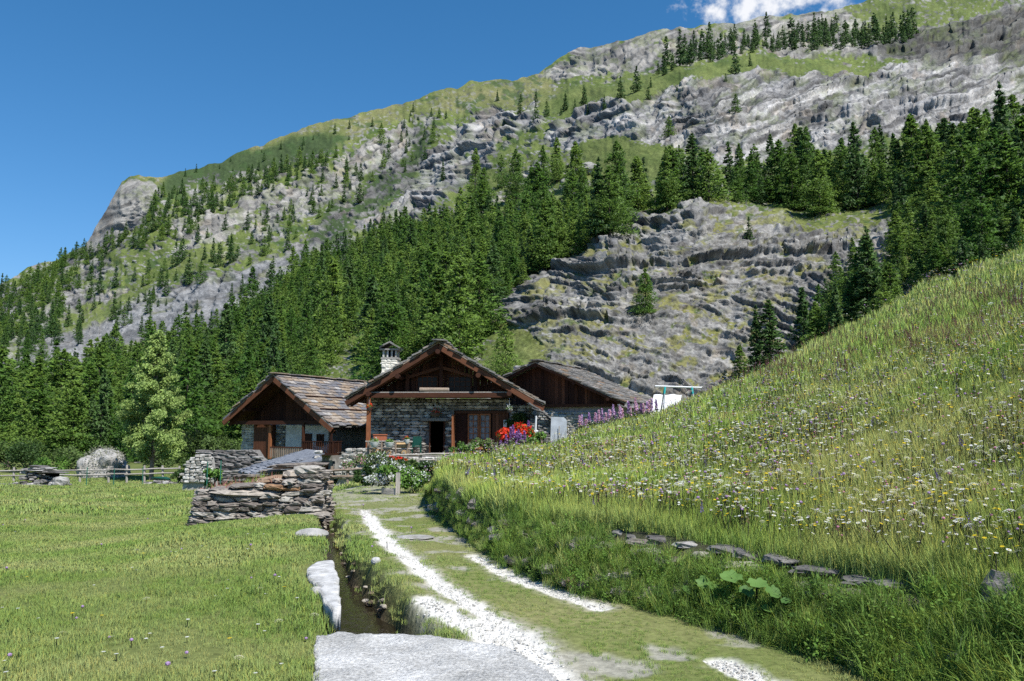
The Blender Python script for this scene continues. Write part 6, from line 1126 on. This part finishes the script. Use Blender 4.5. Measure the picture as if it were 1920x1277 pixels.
lupin(P(991, 818, 38.5), .75, 'purple', 'single purple lupin standing highest right of the poppies', None); lupin(P(922, 846, 36), .5, 'lupinpink', 'single pink lupin left of the poppies', None)
for i in range(36):
    u = 1088 + i * 4.0 + rng.normal(0, 2); vb = np.interp(u, [1088, 1160, 1232], [812, 802, 786]) + rng.normal(0, 3); vt = np.interp(u, [1088, 1160, 1232], [780, 764, 748]) + rng.normal(0, 4); lupin(P(u, vb, 42), max(.5, (vb - vt) * 42 / F), ['lupinpink', 'mauve', 'lupinpink', 'lupinpink', 'mauve', 'purple'][i % 6], {'lupinpink': 'pink', 'purple': 'purple', 'mauve': 'mauve'}[['lupinpink', 'mauve', 'lupinpink', 'lupinpink', 'mauve', 'purple'][i % 6]] + ' lupin in the row below the barn, ' + ('left part by the metal sheet' if u < 1130 else 'middle part' if u < 1185 else 'right part by the white sheet'), 'lupin row below the barn')
# hanging planters and the basket over the door
def planter(label, u, v, yl, rodv, petals, seed, w=.14):
    x, z = fr.front(u, v, yl); zt = fr.front(u, rodv, yl)[1]; q = fr.O + fr.X * x + fr.Y * yl; en = empty('hanging_planter', (q.x, q.y, fr.O.z + z - .15)); r = np.random.default_rng(seed)
    vv_, ff_ = tube([(0, 0, 0), (0, 0, .1), (0, 0, .2)], [w * .6, w, w * 1.05], 10); obj('pot', mesh_np('pot', vv_, ff_, M['bark'], None, True), en); pole('rod', en, (0, 0, .1), (0, 0, zt - z + .15), .012, .012, M['metal'], 5)
    c, d = leafcloud(r, [np.array([0, 0, .24])], [w * 1.3], 120, .05); obj('leaves', leaves_mesh('leaves', M['bush_bright'], c, d, .06, r), en); blossoms(r, 'blossoms', en, [np.array([0, 0, .30])] * 2 + [np.array([w * .7, 0, .24])], 50, .07, petals); tag(en, label, 'planter')
planter('red geranium pot hanging at the left porch post', 692, 765, -1.35, 745, M['p_red'], 1); planter('white flowered pot hanging right of the glazed door', 955, 769, -1.25, 746, M['p_white'], 2); planter('red and white flower basket hanging over the dark doorway', 816, 776, -.35, 744, M['p_red'], 3, .3)
x, z = fr.front(947, 794, -.05); q = fr.O + fr.X * x + fr.Y * .0; en = empty('notice_board', (q.x, q.y - .05, fr.O.z + z)); box('sheet', en, -.09, .09, -.02, .0, -.19, .19, M['whitepaint']); box('frame', en, -.11, .11, .001, .02, -.21, .21, M['wood_dark']); box('print', en, -.05, .05, -.024, -.0205, -.12, .12, M['metal']); tag(en, 'small white notice fixed on the plank door', 'notice')
xg, zg = fr.front(815, 731, -1.3); q = fr.O + fr.X * xg + fr.Y * -1.15; en = empty('log_trough', (q.x, q.y, fr.O.z + zb + .2)); pole('log', en, (-.85, 0, .1), (.75, 0, .1), .13, .12, M['wood_fence'], 10); pole('log_end', en, (.751, 0, .1), (.78, 0, .1), .11, .1, M['wood_grey'], 10); tag(en, 'pale hollow log lying on the gallery beam under the gable', 'log')
# flower rack made of logs on the terrace
p = P(730, 852, 42.0); rk_ = empty('flower_rack', (p.x, p.y, .2)); sc_ = 42.0 / F
def rl(u, v): return ((u - 730) * sc_, (852 - v) * sc_)
for v0 in (826, 839): a, z = rl(686, v0); b, _ = rl(771, v0); pole('rail', rk_, (a, -.1, z), (b, -.1, z - .02), .045, .04, M['wood_grey'], 7, .02); pole('rail', rk_, (a, .45, z), (b, .45, z - .02), .045, .04, M['wood_grey'], 7, .02)
for uu in (691, 716, 742, 764): a, z = rl(uu, 824); pole('post', rk_, (a, -.1, 0), (a, -.1, z), .05, .05, M['wood_fence'], 7)
for uu in (691, 764): a, z = rl(uu, 824); pole('post', rk_, (a, .45, 0), (a, .45, z), .05, .05, M['wood_fence'], 7)
for uu, vv in ((704, 841), (730, 846), (758, 846)): a, z = rl(uu, vv); pole('wheel', rk_, (a, -.24, z), (a, -.14, z), .13, .13, M['wood_log'], 14); pole('hub', rk_, (a, -.27, z), (a, -.241, z), .05, .05, M['wood_grey'], 10)
a, z = rl(742, 838); b, _ = rl(758, 838); pole('log', rk_, (a, .15, z + .12), (b + .12, .15, z + .12), .16, .16, M['wood_log'], 12); a, z = rl(697, 848); b, _ = rl(719, 848); pole('log', rk_, (a, .1, z + .1), (b, .1, z + .1), .12, .12, M['wood_log'], 12)
tag(rk_, 'rustic log cart style flower rack on the left of the terrace', 'rack')
def pot(label, u, v, D, w, h, mk, seed, petals='p_white', name='flower_pot'):
    p = P(u, v, D); en = empty(name, (p.x, p.y, p.z)); r = np.random.default_rng(seed); vv_, ff_ = tube([(0, 0, 0), (0, 0, h * .5), (0, 0, h)], [w * .55, w * .9, w], 12); obj('bowl', mesh_np('bowl', vv_, ff_, M[mk], None, True), en); vv_, ff_ = tube([(0, 0, h), (0, 0, h + .03)], [w * 1.04, w * 1.04], 12); obj('rim', mesh_np('rim', vv_, ff_, M[mk], None, True), en)
    c, d = leafcloud(r, [np.array([0, 0, h + .05])], [w], 160, .05); obj('leaves', leaves_mesh('leaves', M['bush_bright'], c, d, .07, r), en)
    if petals: blossoms(r, 'blossoms', en, [np.array([0, 0, h + .1])], 24, .06, M[petals])
    tag(en, label, 'pot')
pot('round white bowl planter at the left of the log rack', 702, 839, 41.7, .24, .26, 'ceramic', 1); pot('round white bowl planter in the middle of the log rack', 730, 839, 41.7, .24, .24, 'ceramic', 2, None); pot('red flowered pot at the right end of the log rack', 763, 832, 41.7, .14, .2, 'ceramic', 3, 'p_red')
p = P(713, 826, 42.5); en = empty('flower_trough', (p.x, p.y, p.z)); boxes('trough', en, [(-.33, .33, -.14, .14, 0, .28)], M['terracotta']); box('rim', en, -.36, .36, -.17, .17, .282, .33, M['terracotta']); box('soil', en, -.3, .3, -.12, .12, .331, .336, M['earth']); tag(en, 'long terracotta trough standing behind the log rack', 'planter')
# green chairs
p = P(781, 850, 43.4); en = empty('garden_chair', (p.x, p.y, .2)); g = M['green_plastic']; box('seat', en, -.24, .24, -.24, .24, .42, .46, g); box('backrest', en, -.24, .24, .2, .25, .47, .92, g); pole('backrest_top', en, (-.22, .225, .93), (.22, .225, .93), .035, .035, g, 8)
for sx in (-.21, .21):
    for sy in (-.21, .21): pole('leg', en, (sx * 1.1, sy * 1.1, 0), (sx, sy, .42), .025, .03, g, 6)
    box('armrest', en, sx - .03, sx + .03, -.22, .2, .64, .67, g); pole('arm_support', en, (sx, -.2, .46), (sx, -.2, .64), .02, .02, g, 6)
tag(en, 'dark green plastic garden chair against the stone wall left of the door', 'chair')
# swing frame, white sheet, metal sheet, pipe, lean-to
D = 46.5; p = P(1240, 790, D); en = empty('swing_frame', (p.x, p.y, p.z)); L0 = lambda u, v, dy=0: P(u, v, D) - en.location + Vector((0, dy, 0))
pole('crossbar', en, L0(1228, 724), L0(1316, 727), .055, .055, M['whitepaint'], 8)
for u0, u1 in ((1247, 1238), (1297, 1303)):
    for dy in (-.7, .7): a, b = L0(u0, 726), L0(u1, 785, dy); m = a.lerp(b, .22); pole('bracket', en, a, m, .06, .05, M['teal'], 7); pole('leg', en, m, b + Vector((0, 0, -.6)), .04, .04, M['metal'], 7)
tag(en, 'teal and silver swing frame standing on the meadow crest by the barn', 'swing')
p = P(1252, 775, 49); en = empty('white_tarpaulin', (p.x, p.y, p.z)); r = np.random.default_rng(2); nx_, ny_ = 14, 9; V_ = []
for i in range(nx_):
    for j in range(ny_): a = P(1226 + 52 * i / (nx_ - 1) - 8 * j / (ny_ - 1), 740 + 42 * j / (ny_ - 1), 49 - 1.2 * j / (ny_ - 1)) - en.location; V_.append((a.x, a.y + .05 * math.sin(i * 1.3 + j), a.z + .03 * math.sin(i * .9)))
obj('sheet', mesh_py('sheet', V_, [(i * ny_ + j, i * ny_ + j + 1, (i + 1) * ny_ + j + 1, (i + 1) * ny_ + j) for i in range(nx_ - 1) for j in range(ny_ - 1)], M['whitepaint'], True), en); a = P(1276, 741, 49) - en.location; pole('support', en, (a.x, a.y + .05, a.z), (a.x, a.y + .05, a.z - 1.8), .03, .03, M['metal'], 6); a = P(1228, 741, 49) - en.location; pole('support', en, (a.x, a.y + .05, a.z), (a.x, a.y + .05, a.z - 1.8), .03, .03, M['metal'], 6); tag(en, 'bright white sheet stretched on poles behind the swing frame', 'tarpaulin')
p = P(1048, 832, 40.5); en = empty('metal_sheet', (p.x, p.y, p.z)); s_ = 40.5 / F; V_ = [(-16 * s_, 0, 0), (15 * s_, 0, 0), (15 * s_, .12, 44 * s_), (10 * s_, .13, 49 * s_), (-14 * s_, .13, 50 * s_)]; V_ = V_ + [(a, b + .02, c) for a, b, c in V_]; obj('panel', mesh_py('panel', V_, [(0, 1, 2, 3, 4), (9, 8, 7, 6, 5)] + [(i, 5 + i, 5 + (i + 1) % 5, (i + 1) % 5) for i in range(5)], M['metal']), en); pole('prop', en, (0, -.06, 0), (.02, -.02, 33 * s_), .02, .02, M['wood_grey'], 6); tag(en, 'grey metal sheet leaning upright between chalet and barn', 'panel')
p = P(1004, 808, 41); en = empty('white_pipe', (p.x, p.y, p.z)); pole('tube', en, (0, 0, -.1), (.04, 0, 28 * 41 / F), .055, .045, M['whitepaint'], 8); pole('foot', en, (-.12, 0, -.02), (.14, 0, -.02), .05, .05, M['whitepaint'], 7); tag(en, 'short white pipe standing beside the rough stone lean-to', 'pipe')
p = P(1022, 826, 43.6); en = empty('lean_to', (p.x, p.y, p.z)); s_ = 43.6 / F; box('wall', en, -24 * s_, 26 * s_, .3, 1.6, -.4, 36 * s_, M['mortar']); courses(en, -24 * s_, 26 * s_, -.1, 40 * s_, .05, .12, (.2, .45), 'drywall', lambda x, z: z < 42 * s_ - (x + 24 * s_) * .2, .3, .05, 90)
rfl = obj('roof', mesh_py('roof', [(-27 * s_, -.1, 66 * s_), (20 * s_, -.1, 33 * s_), (20 * s_, 1.8, 40 * s_), (-27 * s_, 1.8, 73 * s_)], [(0, 1, 2, 3)], M['slate_grey']), en)
for i in range(18): t = (i // 2) / 8.0; put('slate', SL['slate_grey'][i % 6], rfl, (-25 * s_ + 43 * s_ * t, .2 + (i % 2) * .8, 65 * s_ - 31 * s_ * t + .03 + .03 * (i % 2)), (.42, .9, .06), (.12, .48 + random.uniform(-.15, .15), random.uniform(-.3, .3)))
tag(en, 'tumbledown stone lean-to with sliding slabs at the right end of the main chalet', 'shed')
# big-leaved plant on the bank
def leaf_big(seed, r_):
    rr = random.Random(seed); n = 22; V_ = [(0, 0, -.25 * r_)]
    for ring, f in ((1, .55), (2, 1.0)):
        for i in range(n): a = 6.283 * i / n; q = f * r_ * (1 + (.10 * math.sin(a * 7 + seed) + .06 * math.sin(a * 13)) * (ring - 1)) * (1 - .35 * math.exp(-((a - 3.14) / .35) ** 2) * (ring - 1)); V_.append((q * math.cos(a), q * math.sin(a), (-.12 if ring == 1 else .06 * math.sin(a * 5 + seed)) * r_))
    return mesh_py('leaf', V_, [(0, 1 + i, 1 + (i + 1) % n) for i in range(n)] + [(1 + i, 1 + n + i, 1 + n + (i + 1) % n, 1 + (i + 1) % n) for i in range(n)], M['bigleaf'], True)
c0 = hill(np.array([1380.]), np.array([-.7]))[0]; en = empty('butterbur_plant', tuple(c0)); tag(en, 'broad round leaved plant on the bank beside the track', 'plant'); LB = [leaf_big(i, 1.0) for i in range(4)]
for i, (u, v, rp) in enumerate([(1372, 1080, 25), (1420, 1092, 22), (1342, 1102, 22), (1400, 1108, 17), (1318, 1090, 15), (1450, 1108, 19), (1392, 1164, 22), (1306, 1128, 13), (1365, 1122, 15), (1440, 1140, 14), (1474, 1126, 12), (1346, 1142, 12), (1288, 1106, 11), (1410, 1138, 13), (1486, 1152, 10)]):
    b = hill(np.array([float(u)]), np.array([-.75]))[0]; q = P(u, v, float(b[1]) - .12 - .006 * (i % 5)); ol = put('leaf', LB[i % 4], en, q - Vector(c0), (.82 * rp * q.y / F,) * 3, (.6 + random.uniform(-.45, .45), random.uniform(-.6, .6), random.uniform(0, 6))); ol.rotation_mode = 'ZYX'; pole('stalk', en, (q.x - c0[0], q.y - c0[1] + .01, q.z - c0[2] - .02), (b[0] - c0[0], b[1] - c0[1] + .05, b[2] - c0[2] - .05), .008, .01, M['bush_bright'], 5)
